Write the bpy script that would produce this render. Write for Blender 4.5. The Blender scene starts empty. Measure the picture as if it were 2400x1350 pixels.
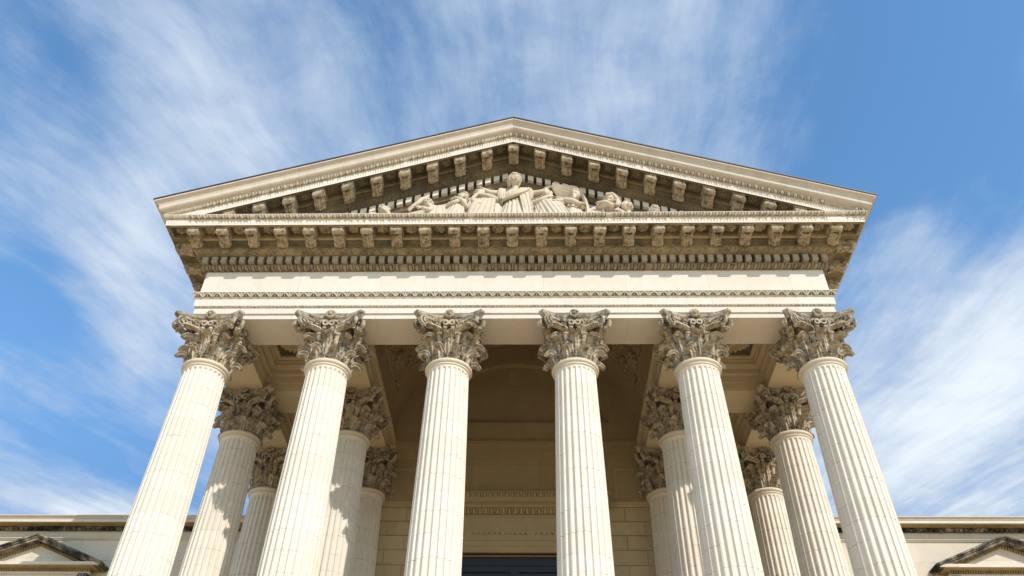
import bpy, math, random
import numpy as np
from mathutils import Matrix, Vector
rnd = random.Random(7)
PI = math.pi
S = bpy.context.scene
COL = S.collection

# ------------------------------------------------------------------ camera
cam = bpy.data.objects.new("camera", bpy.data.cameras.new("camera"))
COL.objects.link(cam)
cam.data.sensor_width = 36.0
cam.data.lens = 28.323
cam.data.clip_end = 6000
RC = [[0.9998015, -0.0195601, 0.0037821], [0.0170088, 0.7392136, -0.6732563], [0.0103732, 0.6731870, 0.7393996]]
cam.matrix_world = Matrix(((RC[0][0], RC[0][2], -RC[0][1], 0.3556), (RC[1][0], RC[1][2], -RC[1][1], -14.2703),
                           (RC[2][0], RC[2][2], -RC[2][1], 1.7009), (0, 0, 0, 1)))
S.camera = cam

# ------------------------------------------------------------------ sun, sky, exposure
SUN_DIR = Vector((0.655, -1.0, 0.895)).normalized()      # towards the sun
ELEV = math.asin(SUN_DIR.z)
sl = bpy.data.lights.new("sun", 'SUN')
sl.energy = 2.25
sl.angle = math.radians(0.5)
sl.color = (1.0, 0.92, 0.84)
sun = bpy.data.objects.new("sun", sl)
COL.objects.link(sun)
sun.rotation_euler = SUN_DIR.to_track_quat('Z', 'Y').to_euler()
sun.location = SUN_DIR * 60
S.view_settings.view_transform = 'Standard'
S.view_settings.look = 'None'
S.view_settings.exposure = 0.87
S.view_settings.gamma = 1.0
S.cycles.use_denoising = True
S.cycles.max_bounces = 8
S.cycles.diffuse_bounces = 5


class NT:
    """small helper for writing node trees"""
    def __init__(self, tree):
        self.t = tree
        tree.nodes.clear()

    def n(self, typ, ins=None, **kw):
        nd = self.t.nodes.new(typ)
        for k, v in kw.items():
            setattr(nd, k, v)
        for k, v in (ins or {}).items():
            sock = nd.inputs[k]
            if isinstance(v, bpy.types.NodeSocket):
                self.t.links.new(v, sock)
            else:
                sock.default_value = v
        return nd

    def m(self, op, a, b=0.0, c=0.0, clamp=False):
        nd = self.n('ShaderNodeMath', {0: a, 1: b, 2: c}, operation=op)
        nd.use_clamp = clamp
        return nd.outputs[0]

    def mix(self, f, a, b):
        nd = self.n('ShaderNodeMix', data_type='RGBA')
        for idx, v in ((0, f), (6, a), (7, b)):
            if isinstance(v, bpy.types.NodeSocket):
                self.t.links.new(v, nd.inputs[idx])
            else:
                nd.inputs[idx].default_value = v if idx == 0 else (*v, 1.0)[:4]
        return nd.outputs[2]

    def noise(self, vec, scale, detail=4.0, rough=0.55, dist=0.0):
        return self.n('ShaderNodeTexNoise', {'Vector': vec, 'Scale': scale, 'Detail': detail, 'Roughness': rough,
                                             'Distortion': dist}).outputs[0]

    def ramp(self, v, lo, hi):
        return self.n('ShaderNodeMapRange', {0: v, 1: lo, 2: hi, 3: 0.0, 4: 1.0}, interpolation_type='SMOOTHSTEP').outputs[0]


world = bpy.data.worlds.new("World")
S.world = world
world.use_nodes = True


def build_world():
    t = NT(world.node_tree)
    sky = t.n('ShaderNodeTexSky', sky_type='NISHITA')
    sky.sun_disc = False
    sky.sun_elevation = ELEV
    sky.sun_rotation = math.atan2(SUN_DIR.x, SUN_DIR.y)
    sky.altitude = 0
    sky.air_density = 1.0
    sky.dust_density = 0.6
    sky.ozone_density = 2.0
    hs = t.n('ShaderNodeHueSaturation', {'Hue': 0.5, 'Saturation': 1.12, 'Value': 1.0, 'Color': sky.outputs[0]})
    base = t.n('ShaderNodeMix', {0: 1.0, 6: hs.outputs[0], 7: (*SKY_TINT, 1.0)}, data_type='RGBA', blend_type='MULTIPLY').outputs[2]
    # cirrus sheet: the view direction is carried out to a flat layer high above the ground
    g = t.n('ShaderNodeTexCoord').outputs['Generated']
    sp = t.n('ShaderNodeSeparateXYZ', {0: g})
    z = t.m('MAXIMUM', sp.outputs[2], 0.04)
    px = t.m('DIVIDE', sp.outputs[0], z)
    py = t.m('DIVIDE', sp.outputs[1], z)
    P = t.n('ShaderNodeCombineXYZ', {0: px, 1: py, 2: 0.0}).outputs[0]
    # the wisps fan out from one area of the layer
    FX, FY = CLOUD_FAN
    ax = t.m('SUBTRACT', px, FX)
    ay = t.m('SUBTRACT', FY, py)
    ang = t.m('ARCTAN2', ax, ay)
    rad = t.m('SQRT', t.m('ADD', t.m('MULTIPLY', ax, ax), t.m('MULTIPLY', ay, ay)))
    w1 = t.n('ShaderNodeTexNoise', {'Vector': P, 'Scale': 1.3, 'Detail': 2.0}).outputs[0]
    wob = t.m('MULTIPLY', t.m('SUBTRACT', w1, 0.5), 0.10)
    ang2 = t.m('ADD', ang, wob)
    def fan(ka, kr, seed):
        return t.n('ShaderNodeCombineXYZ', {0: t.m('MULTIPLY', ang2, ka), 1: t.m('MULTIPLY', rad, kr), 2: seed}).outputs[0]
    n1 = t.noise(fan(7.0, 1.3, 3.1), 1.0, 4.0, 0.5, 0.3)          # broad plumes
    n2 = t.noise(fan(22.0, 2.0, 9.7), 1.0, 6.0, 0.62, 0.25)        # filaments
    n3 = t.noise(fan(75.0, 5.0, 1.7), 1.0, 5.0, 0.65, 0.2)         # fine combing
    blot = t.noise(P, 4.0, 8.0, 0.62, 0.3)                         # mottled fleece
    d = t.m('ADD', t.m('MULTIPLY', n1, 0.9), t.m('MULTIPLY', n2, 1.0))
    d = t.m('ADD', d, t.m('MULTIPLY', n3, 0.28))
    d = t.m('ADD', d, t.m('MULTIPLY', blot, 1.05))                 # mean about 1.6
    # broad banks and clearings of the layer: (x, y, rx, ry, turn, amount)
    tot = None
    for (cx, cy, rx, ry, a, amt) in CLOUD_BANKS:
        dx = t.m('SUBTRACT', px, cx)
        dy = t.m('SUBTRACT', py, cy)
        ca, sa = math.cos(a), math.sin(a)
        u = t.m('ADD', t.m('MULTIPLY', dx, ca / rx), t.m('MULTIPLY', dy, sa / rx))
        v = t.m('ADD', t.m('MULTIPLY', dx, -sa / ry), t.m('MULTIPLY', dy, ca / ry))
        e = t.m('POWER', 2.718, t.m('MULTIPLY', t.m('ADD', t.m('MULTIPLY', u, u), t.m('MULTIPLY', v, v)), -1.0))
        e = t.m('MULTIPLY', e, amt)
        tot = e if tot is None else t.m('ADD', tot, e)
    d = t.m('ADD', d, tot)
    dens = t.m('MULTIPLY', t.ramp(d, CLOUD_LO, CLOUD_HI), 0.95)
    # thicker veil close to the horizon
    low = t.ramp(py, 1.1, 3.2)
    dens = t.m('ADD', dens, t.m('MULTIPLY', low, 0.15), clamp=True)
    colr = t.mix(t.ramp(d, CLOUD_HI - 0.35, CLOUD_HI + 0.45), CLOUD_THIN, CLOUD_THICK)
    base = t.mix(t.m('MULTIPLY', t.ramp(py, 0.7, 2.2), 0.75), base, (0.46, 1.08, 2.3))
    c = t.mix(dens, base, colr)
    bg = t.n('ShaderNodeBackground', {'Color': c, 'Strength': 0.14})
    out = t.n('ShaderNodeOutputWorld')
    t.t.links.new(bg.outputs[0], out.inputs[0])


CLOUD_FAN = (0.35, 3.6)
SKY_TINT = (0.90, 1.06, 1.05)
CLOUD_THIN = (2.2, 2.65, 3.3)
CLOUD_THICK = (3.5, 3.8, 4.05)
CLOUD_LO, CLOUD_HI = 1.20, 2.14
CLOUD_BANKS = [
    (0.52, 0.66, 0.16, 0.42, -0.15, -0.66), (0.80, 0.80, 0.20, 0.30, 0.0, -0.30),
    (-0.97, 1.14, 0.14, 0.16, 0.3, -0.80), (-1.0, 1.60, 0.22, 0.22, 0.3, -0.45), (-0.66, 0.70, 0.06, 0.22, 0.3, -0.25),
    (-0.48, 0.66, 0.15, 0.24, 0.35, 0.32), (-0.30, 0.85, 0.12, 0.2, 0.2, 0.15), (-0.72, 1.00, 0.10, 0.40, 0.35, 0.30), (-0.06, 0.66, 0.10, 0.25, 0.2, 0.14),
    (0.95, 1.42, 0.27, 0.60, -0.1, 0.70), (0.20, 0.72, 0.16, 0.30, 0.0, 0.22), (-1.25, 1.95, 0.35, 0.15, 0.4, 0.40),
    (0.645, 0.95, 0.08, 0.12, 0.0, 0.60),
]
build_world()


# ------------------------------------------------------------------ materials
def stone(name, base, dark, blotch=0.35, grain=9.0, bump=0.25, streak=0.25, soot=0.0, soot_col=(0.05, 0.045, 0.035),
          rough=0.85, joints=None, tint=(0.6, 0.46, 0.26), tint_amt=0.18, bump_scale=38.0, lich=0.0):
    m = bpy.data.materials.new(name)
    m.use_nodes = True
    t = NT(m.node_tree)
    pos = t.n('ShaderNodeNewGeometry').outputs['Position']
    big = t.noise(pos, 0.9, 5.0, 0.6)
    mid = t.noise(pos, grain, 6.0, 0.65)
    fine = t.noise(pos, bump_scale, 4.0, 0.6)
    sx = t.n('ShaderNodeMapping', {'Vector': pos, 'Scale': (5.0, 5.0, 0.55)}).outputs[0]
    stk = t.noise(sx, 1.0, 5.0, 0.6)
    f = t.m('MULTIPLY', t.ramp(mid, 0.35, 0.75), blotch)
    f = t.m('ADD', f, t.m('MULTIPLY', t.ramp(stk, 0.5, 0.8), streak), clamp=True)
    c = t.mix(f, base, dark)
    c = t.mix(t.m('MULTIPLY', t.ramp(big, 0.42, 0.7), tint_amt), c, tint)
    if soot > 0:
        s1 = t.noise(pos, 2.3, 6.0, 0.7, 0.5)
        c = t.mix(t.m('MULTIPLY', t.ramp(s1, 0.62 - 0.3 * soot, 0.8 - 0.2 * soot), min(1.0, soot + 0.3)), c, soot_col)
    if lich > 0:
        s2 = t.noise(pos, 14.0, 3.0, 0.6, 0.3)
        c = t.mix(t.m('MULTIPLY', t.ramp(s2, 0.56, 0.66), lich), c, (0.60, 0.57, 0.50))
    hgt = t.m('ADD', t.m('MULTIPLY', mid, 0.6), t.m('MULTIPLY', fine, 0.4))
    if joints:
        kind, a, b = joints
        sep = t.n('ShaderNodeSeparateXYZ', {0: pos})
        wv = t.m('MULTIPLY', t.m('SUBTRACT', t.noise(pos, 6.0, 3.0), 0.5), 0.05 if kind == 'drum' else 0.012)
        if kind == 'drum':
            ri = t.n('ShaderNodeObjectInfo').outputs['Random']
            zz = t.m('ADD', t.m('ADD', sep.outputs[2], t.m('MULTIPLY', ri, 7.3)), wv)
            wob2 = t.n('ShaderNodeCombineXYZ', {0: 0.0, 1: 0.0, 2: t.m('MULTIPLY', zz, 0.7)}).outputs[0]
            zz = t.m('ADD', zz, t.m('MULTIPLY', t.noise(wob2, 1.0, 1.0), 0.5))
            fr = t.m('FRACT', t.m('DIVIDE', zz, a))
            dcell = t.n('ShaderNodeCombineXYZ', {0: ri, 1: 0.0, 2: t.m('FLOOR', t.m('ADD', t.m('DIVIDE', zz, a), 0.5))}).outputs[0]
            c = t.mix(t.m('MULTIPLY', t.n('ShaderNodeTexWhiteNoise', {'Vector': dcell}).outputs[0], 0.45), c, dark)
            c = t.mix(t.m('MULTIPLY', ri, 0.25), c, dark)
            ln = t.m('SUBTRACT', 1.0, t.ramp(t.m('ABSOLUTE', t.m('SUBTRACT', fr, 0.5)), 0.0, 0.009 / a))
            keep = t.ramp(t.noise(pos, 3.2, 4.0, 0.7), 0.38, 0.62)
            ln = t.m('MULTIPLY', ln, t.m('MULTIPLY', keep, 0.75))
        else:                       # ashlar blocks on an x-z wall
            row = t.m('DIVIDE', t.m('ADD', sep.outputs[2], wv), b)
            fr = t.m('FRACT', row)
            l1 = t.m('SUBTRACT', 1.0, t.ramp(t.m('MINIMUM', fr, t.m('SUBTRACT', 1.0, fr)), 0.0, 0.010 / b))
            k = t.m('MULTIPLY', t.m('FRACT', t.m('MULTIPLY', t.m('FLOOR', row), 0.618)), a)
            fx = t.m('FRACT', t.m('DIVIDE', t.m('ADD', t.m('ADD', sep.outputs[0], k), wv), a))
            l2 = t.m('SUBTRACT', 1.0, t.ramp(t.m('MINIMUM', fx, t.m('SUBTRACT', 1.0, fx)), 0.0, 0.007 / a))
            ln = t.m('MULTIPLY', t.m('MAXIMUM', l1, l2), 0.55)
            ln = t.m('MULTIPLY', ln, t.ramp(t.noise(pos, 1.7, 4.0, 0.7), 0.3, 0.6))
            # each block a slightly different stone
            cell = t.n('ShaderNodeCombineXYZ', {0: t.m('FLOOR', t.m('DIVIDE', t.m('ADD', sep.outputs[0], k), a)), 1: 0.0,
                                                2: t.m('FLOOR', row)}).outputs[0]
            wn = t.n('ShaderNodeTexWhiteNoise', {'Vector': cell}).outputs[0]
            c = t.mix(t.m('MULTIPLY', wn, 0.38), c, dark)
        c = t.mix(ln, c, (0.16, 0.13, 0.09))
        hgt = t.m('SUBTRACT', hgt, t.m('MULTIPLY', ln, 0.8))
    bp = t.n('ShaderNodeBump', {'Strength': bump, 'Distance': 0.02, 'Height': hgt}).outputs[0]
    b = t.n('ShaderNodeBsdfPrincipled', {'Base Color': c, 'Roughness': rough, 'Normal': bp})
    b.inputs['Specular IOR Level'].default_value = 0.25
    o = t.n('ShaderNodeOutputMaterial')
    t.t.links.new(b.outputs[0], o.inputs[0])
    return m


MAT = {}
MAT['clean'] = stone('clean_stone', (0.655, 0.615, 0.545), (0.55, 0.49, 0.40), 0.4, 7.0, 0.12, 0.4, joints=('ashlar', 1.9, 9.0), tint_amt=0.10)
MAT['shaft'] = stone('shaft_stone', (0.73, 0.685, 0.605), (0.60, 0.535, 0.44), 0.35, 8.0, 0.15, 0.3, joints=('drum', 0.41, 0), tint_amt=0.08)
MAT['ring'] = stone('necking_stone', (0.60, 0.54, 0.43), (0.52, 0.45, 0.34), 0.35, 8.0, 0.12, 0.1)
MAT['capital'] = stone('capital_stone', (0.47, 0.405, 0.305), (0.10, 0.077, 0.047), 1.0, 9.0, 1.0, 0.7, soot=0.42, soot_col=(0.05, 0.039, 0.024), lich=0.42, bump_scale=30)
MAT['ornament'] = stone('carved_stone', (0.50, 0.445, 0.35), (0.21, 0.175, 0.12), 0.7, 10.0, 0.5, 0.45, soot=0.12, lich=0.2)
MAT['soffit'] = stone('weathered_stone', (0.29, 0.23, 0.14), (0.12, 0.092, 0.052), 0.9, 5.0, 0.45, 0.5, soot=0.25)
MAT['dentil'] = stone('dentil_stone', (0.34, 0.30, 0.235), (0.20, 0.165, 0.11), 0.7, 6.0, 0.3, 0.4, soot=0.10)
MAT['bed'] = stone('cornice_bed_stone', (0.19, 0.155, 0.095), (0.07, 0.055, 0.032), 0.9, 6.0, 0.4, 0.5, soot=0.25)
MAT['soot_shade'] = stone('soot_shade_stone', (0.12, 0.096, 0.058), (0.06, 0.048, 0.029), 0.7, 5.0, 0.45, 0.4, soot=0.15)  # soot tone that also stands in for shade in the cornice coffers
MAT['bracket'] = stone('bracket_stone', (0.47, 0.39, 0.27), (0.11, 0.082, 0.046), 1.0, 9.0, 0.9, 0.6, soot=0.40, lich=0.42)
MAT['sima'] = stone('gutter_stone', (0.57, 0.525, 0.45), (0.42, 0.37, 0.295), 0.45, 4.0, 0.2, 0.45, joints=('ashlar', 1.75, 30.0))
MAT['statue'] = stone('statue_stone', (0.58, 0.51, 0.405), (0.42, 0.33, 0.22), 0.5, 7.0, 0.2, 0.35)
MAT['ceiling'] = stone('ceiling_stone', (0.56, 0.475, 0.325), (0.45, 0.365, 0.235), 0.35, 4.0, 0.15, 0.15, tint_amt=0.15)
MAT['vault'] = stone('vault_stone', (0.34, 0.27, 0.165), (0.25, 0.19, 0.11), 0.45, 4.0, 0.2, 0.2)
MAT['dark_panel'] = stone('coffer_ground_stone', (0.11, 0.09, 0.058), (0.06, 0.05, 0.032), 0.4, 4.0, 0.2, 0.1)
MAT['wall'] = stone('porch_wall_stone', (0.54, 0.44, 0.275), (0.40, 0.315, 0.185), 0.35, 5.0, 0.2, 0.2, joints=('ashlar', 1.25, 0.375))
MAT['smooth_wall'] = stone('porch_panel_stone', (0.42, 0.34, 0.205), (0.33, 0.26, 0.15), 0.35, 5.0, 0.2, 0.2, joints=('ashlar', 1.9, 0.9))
MAT['wing'] = stone('wing_stone', (0.62, 0.56, 0.46), (0.48, 0.42, 0.33), 0.35, 3.5, 0.2, 0.25, joints=('ashlar', 1.1, 0.62))
MAT['wing_dirty'] = stone('lichen_stone', (0.36, 0.32, 0.25), (0.10, 0.085, 0.06), 0.9, 6.0, 0.5, 0.5, soot=0.95, soot_col=(0.028, 0.026, 0.022))
MAT['ochre'] = stone('ochre_soffit_stone', (0.34, 0.25, 0.12), (0.16, 0.12, 0.06), 0.5, 8.0, 0.4, 0.2, soot=0.25)
MAT['paving'] = stone('paving_stone', (0.66, 0.49, 0.285), (0.56, 0.405, 0.225), 0.4, 3.0, 0.2, 0.0)


def plain(name, col, rough=0.6, metal=0.0, var=0.3):
    m = bpy.data.materials.new(name)
    m.use_nodes = True
    t = NT(m.node_tree)
    pos = t.n('ShaderNodeNewGeometry').outputs['Position']
    nz = t.noise(pos, 6.0, 5.0, 0.6)
    c = t.mix(t.m('MULTIPLY', nz, var), col, tuple(x * 0.45 for x in col))
    b = t.n('ShaderNodeBsdfPrincipled', {'Base Color': c, 'Roughness': rough, 'Metallic': metal})
    o = t.n('ShaderNodeOutputMaterial')
    t.t.links.new(b.outputs[0], o.inputs[0])
    return m


MAT['door'] = plain('dark_blue_paint', (0.022, 0.030, 0.048), 0.45)
MAT['roofmetal'] = plain('dark_roof_metal', (0.045, 0.042, 0.042), 0.55)
MAT['cable'] = plain('grey_wire', (0.10, 0.095, 0.09), 0.6)
MAT['glass'] = plain('window_glass', (0.02, 0.024, 0.03), 0.08)


# ------------------------------------------------------------------ mesh helpers
class MB:
    def __init__(self):
        self.V = []
        self.F = []
        self.nv = 0

    def add(self, V, F):
        V = np.asarray(V, float).reshape(-1, 3)
        b = self.nv
        self.V.append(V)
        self.nv += len(V)
        self.F += [tuple(i + b for i in f) for f in F]

    def grid(self, P, cu=False, cv=False, flip=False):
        P = np.asarray(P, float)
        nu, nv = P.shape[:2]
        F = []
        for i in range(nu if cu else nu - 1):
            i2 = (i + 1) % nu
            for j in range(nv if cv else nv - 1):
                j2 = (j + 1) % nv
                f = (i * nv + j, i2 * nv + j, i2 * nv + j2, i * nv + j2)
                F.append(f[::-1] if flip else f)
        self.add(P.reshape(-1, 3), F)

    def box(self, x0, x1, y0, y1, z0, z1):
        V = [(x, y, z) for x in (x0, x1) for y in (y0, y1) for z in (z0, z1)]
        self.add(V, [(0, 1, 3, 2), (4, 6, 7, 5), (0, 4, 5, 1), (2, 3, 7, 6), (0, 2, 6, 4), (1, 5, 7, 3)])

    def quad(self, a, b, c, d):
        self.add([a, b, c, d], [(0, 1, 2, 3)])

    def poly(self, pts):
        self.add(pts, [tuple(range(len(pts)))])

    def prism(self, outline, y0, y1):
        """outline (x,z) counter-clockwise seen from -y, from y0 (front) to y1"""
        n = len(outline)
        V = [(x, y0, z) for x, z in outline] + [(x, y1, z) for x, z in outline]
        F = [tuple(range(n)), tuple(range(2 * n - 1, n - 1, -1))]
        F += [(i, i + n, (i + 1) % n + n, (i + 1) % n) for i in range(n)]
        self.add(V, F)

    def lathe(self, prof, n=32, c=(0, 0), caps=False):
        a = np.linspace(0, 2 * PI, n, endpoint=False)
        P = np.array([[(c[0] + r * math.cos(t), c[1] + r * math.sin(t), z) for r, z in prof] for t in a])
        self.grid(P, cu=True)
        if caps:
            b = self.nv - n * len(prof)
            k = len(prof)
            self.F.append(tuple(b + i * k for i in range(n))[::-1])
            self.F.append(tuple(b + i * k + k - 1 for i in range(n)))

    def tube(self, pts, rad, n=8, flat=None, cap=True):
        """tapered tube through pts; flat=(axis vector, factor) squashes the section"""
        pts = np.asarray(pts, float)
        k = len(pts)
        rad = np.broadcast_to(np.asarray(rad, float), (k,))
        T = np.gradient(pts, axis=0)
        T /= np.linalg.norm(T, axis=1)[:, None] + 1e-9
        up = np.array([0.0, 0, 1]) if abs(T[0, 2]) < 0.9 else np.array([1.0, 0, 0])
        N = np.cross(T[0], up)
        N /= np.linalg.norm(N)
        rows = []
        for i in range(k):
            N = N - T[i] * N.dot(T[i])
            N /= np.linalg.norm(N) + 1e-9
            B = np.cross(T[i], N)
            a = np.linspace(0, 2 * PI, n, endpoint=False)
            off = rad[i] * (np.cos(a)[:, None] * N + np.sin(a)[:, None] * B)
            if flat is not None:
                ax = np.asarray(flat[0], float)
                ax = ax / np.linalg.norm(ax)
                off = off + np.outer(off @ ax, ax) * (flat[1] - 1)
            rows.append(pts[i] + off)
        P = np.array(rows)
        b = self.nv
        self.grid(P, cv=True, flip=True)
        if cap:
            self.F.append(tuple(b + i for i in range(n)))
            self.F.append(tuple(b + (k - 1) * n + i for i in range(n))[::-1])

    def ball(self, c, r, nu=10, nv=7, R=None, fn=None):
        u = np.linspace(0, 2 * PI, nu, endpoint=False)
        v = np.linspace(-PI / 2, PI / 2, nv)
        U, Vv = np.meshgrid(u, v, indexing='ij')
        D = np.stack([np.cos(Vv) * np.cos(U), np.cos(Vv) * np.sin(U), np.sin(Vv)], -1)
        if fn is not None:
            D = fn(D)
        P = D * np.asarray(r, float)
        if R is not None:
            P = P @ np.asarray(R).T
        self.grid(P + np.asarray(c, float), cu=True)

    def build(self, name, mat, parent=None, smooth=False, ang=40):
        me = bpy.data.meshes.new(name)
        V = np.concatenate(self.V) if self.V else np.zeros((0, 3))
        me.from_pydata(V.tolist(), [], self.F)
        me.validate()
        me.materials.append(MAT[mat])
        if smooth:
            me.shade_smooth()
            me.set_sharp_from_angle(angle=math.radians(ang))
        o = bpy.data.objects.new(name, me)
        COL.objects.link(o)
        if parent is not None:
            o.parent = parent
        return o


def thing(name, label, cat, loc=(0, 0, 0), group=None, rz=0.0):
    o = bpy.data.objects.new(name, None)
    COL.objects.link(o)
    o.empty_display_size = 0.3
    o.location = loc
    o.rotation_euler.z = rz
    tag(o, label, cat, group)
    return o


def tag(o, label, cat, group=None, kind='thing'):
    o['label'] = label
    o['category'] = cat
    o['kind'] = kind
    if group:
        o['group'] = group


def structure(o, label=None, cat=None):
    o['kind'] = 'structure'
    if label:
        o['label'] = label
        o['category'] = cat
    return o


def dup(o, parent=None):
    c = o.copy()
    COL.objects.link(c)
    if parent is not None:
        c.parent = parent
    for ch in o.children:
        dup(ch, c)
    return c


# ------------------------------------------------------------------ shared measures (metres)
XC = [-6.75, -4.05, -1.385, 1.385, 4.05, 6.75]      # column axes across the front
Y2, Y3, YW = 2.85, 5.66, 6.0                        # second row, third row, rear wall
X0 = 6.75
SOF = 13.357                                        # underside of the architrave
SLOPE = 0.369
YB = 15.0                                           # rear end of the portico block
FLOOR = 3.3


def zr(z):                                          # a level of the cornice carried up to the ridge
    return 18.825 + (z - 15.715) * 1.066


def front(X, p, z):
    return (X, -p, z)


def rake(X, p, z):
    return (X, -p - 0.003, zr(z) - SLOPE * abs(X))


def usweep(mb, prof, do_front=True, do_sides=True, yend=YB):
    prof = list(prof)
    for (p0, z0), (p1, z1) in zip(prof[:-1], prof[1:]):
        a, b = X0 + p0, X0 + p1
        if do_sides:
            mb.quad((-a, yend, z0), (-a, -p0, z0), (-b, -p1, z1), (-b, yend, z1))
            mb.quad((a, -p0, z0), (a, yend, z0), (b, yend, z1), (b, -p1, z1))
        if do_front:
            mb.quad((-a, -p0, z0), (a, -p0, z0), (b, -p1, z1), (-b, -p1, z1))


def rsweep(mb, prof):
    for (p0, z0), (p1, z1) in zip(prof[:-1], prof[1:]):
        a, b = X0 + p0, X0 + p1
        mb.quad(rake(-a, p0, z0), rake(0, p0, z0), rake(0, p1, z1), rake(-b, p1, z1))
        mb.quad(rake(0, p0, z0), rake(a, p0, z0), rake(b, p1, z1), rake(0, p1, z1))


def band(mb, prof, unit, hfn, amp, ru=10, rv=8, mapf=front, x0=None, x1=None, broken=(), wear=0.05, ext=X0):
    """carved course: a profile swept along x and displaced by a repeating height field"""
    prof = np.array(prof, float)
    seg = np.r_[0, np.cumsum(np.hypot(*np.diff(prof, axis=0).T))]
    vs = np.linspace(0, 1, rv + 1)
    pp = np.interp(vs * seg[-1], seg, prof[:, 0])
    zz = np.interp(vs * seg[-1], seg, prof[:, 1])
    tp, tz = np.gradient(pp), np.gradient(zz)
    ln = np.hypot(tp, tz)
    npn, nzn = tz / ln, -tp / ln                      # outward normal (p grows outwards)
    if x0 is None:
        xa, xb = -1.0, 1.0
        length = 2 * (ext + pp.mean())
    else:
        xa, xb, length = x0, x1, abs(x1 - x0)
    N = max(1, int(round(length / unit)))
    us = np.linspace(0, N, N * ru + 1)
    rows = []
    amps = [0.0 if rnd.random() < wear else (0.8 + 0.35 * rnd.random()) for _ in range(N)]
    for i, u in enumerate(us):
        k = min(int(u + 1e-9), N - 1)
        fu = u - k
        t = xa + (xb - xa) * u / N
        xm = t * (ext + pp.mean()) if x0 is None else t
        a = amp * amps[k]
        for (b0, b1) in broken:
            if b0 <= xm <= b1:
                a *= 0.12
        row = []
        for j in range(rv + 1):
            h = a * hfn(fu, vs[j]) if 0 < j < rv else 0.0
            p = pp[j] + npn[j] * h
            X = t * (ext + pp[j]) if x0 is None else t
            row.append(mapf(X, p, zz[j] + nzn[j] * h))
        rows.append(row)
    mb.grid(np.array(rows), flip=False)


def h_egg(u, v):
    d = ((u - 0.5) / 0.30) ** 2 + ((v - 0.5) / 0.46) ** 2
    if d < 1:
        return 1.1 * math.sqrt(1 - d)
    d2 = ((u - 0.5) / 0.42) ** 2 + ((v - 0.52) / 0.62) ** 2
    if 0.86 < d2 < 1.25:
        return 0.45
    if min(u, 1 - u) < 0.06 + 0.03 * v:
        return 0.35 - 0.3 * (1 - v)
    return -0.8


def ss(x, w=0.03):
    return min(1.0, max(0.0, 0.5 + x / (2 * w)))


def h_leaf(u, v):
    x = abs(u - 0.5)
    w = 0.36 * (1 - (v - 0.08) / 0.80)
    inside = ss(w - 0.06 - x) * ss(v - 0.12, 0.05)
    rim = ss(w + 0.05 - x) * (1 - ss(w - 0.05 - x)) * ss(v - 0.05)
    side = ss(x - 0.43) * (1 - v)
    return -1.0 * inside * (1 - 0.5 * ss(0.045 - x)) + 0.5 * rim + 0.5 * side + 0.3 * (1 - ss(v - 0.12, 0.05))


def h_bead(u, v):
    d = ((u - 0.5) / 0.42) ** 2 + ((v - 0.5) / 0.5) ** 2
    return math.sqrt(1 - d) if d < 1 else -0.1


def h_flute(u, v):
    x = abs(u - 0.5)
    if v > 0.88 or v < 0.04:
        return 0.0
    return -1.0 * math.sqrt(max(0, 1 - (x / 0.36) ** 2)) if x < 0.36 else 0.0


def h_foliage(u, v):
    c = abs(v - 0.5 - 0.22 * math.sin(2 * PI * u))
    stem = ss(0.13 - c, 0.08)
    d = math.hypot(min(u, 1 - u) / 0.2, (v - 0.5) / 0.42)
    e = math.hypot((u - 0.5) / 0.2, (v - 0.5) / 0.42)
    bud = max(ss(1 - d, 0.25), ss(1 - e, 0.25))
    return -0.5 + 1.4 * max(stem * 0.9, bud * (0.75 + 0.25 * math.cos(9 * math.atan2(v - 0.5, (u - 0.5) * 2))))


# ================================================================== GROUND
g = MB()
g.quad((-2500, -2500, 0), (2500, -2500, 0), (2500, 2500, 0), (-2500, 2500, 0))
ground = structure(g.build('ground', 'paving'))
g = MB()
NS, TR = 20, 0.32
for i in range(NS):
    z1 = FLOOR - i * FLOOR / NS
    g.box(-8.3, 8.3, -1.35 - TR * (i + 1), -1.35 - TR * i + 0.003 * 0, 0.004, z1 - FLOOR / NS if i < NS - 0 else z1)
g2 = MB()
for i in range(1, NS):
    z1 = FLOOR - i * FLOOR / NS
    g2.box(-8.3, 8.3, -1.35 - TR * i, -1.35 - TR * (i - 1), 0.004, z1)
st = thing('entrance_stairs', 'broad pale stone stairs and landing that carry the portico columns', 'stairs')
g2.build('steps', 'paving', st)
g = MB()
g.box(-8.3, 8.3, -1.35, YW - 0.02, 0.004, FLOOR)
g.build('landing', 'paving', st)

# ================================================================== PORTICO
portico = thing('portico', 'pale stone temple front with carved triangular pediment over the columns', 'portico')

# --- architrave
mb = MB()
A_PROF = [(0.46, SOF), (0.46, 13.475)]
usweep(mb, A_PROF)
usweep(mb, [(0.46, 13.475), (0.478, 13.475), (0.478, 13.497), (0.49, 13.497), (0.49, 13.655), (0.502, 13.655)], do_front=True)
usweep(mb, [(0.502, 13.655), (0.53, 13.70)], do_front=False)
usweep(mb, [(0.53, 13.70), (0.53, 13.915), (0.548, 13.915), (0.548, 13.93)])
usweep(mb, [(0.548, 13.93), (0.62, 14.03)], do_front=False)
usweep(mb, [(0.62, 14.03), (0.625, 14.03), (0.625, 14.046), (0.50, 14.075)])
# undersides and inner faces of all the beams
IN = 0.48


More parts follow.
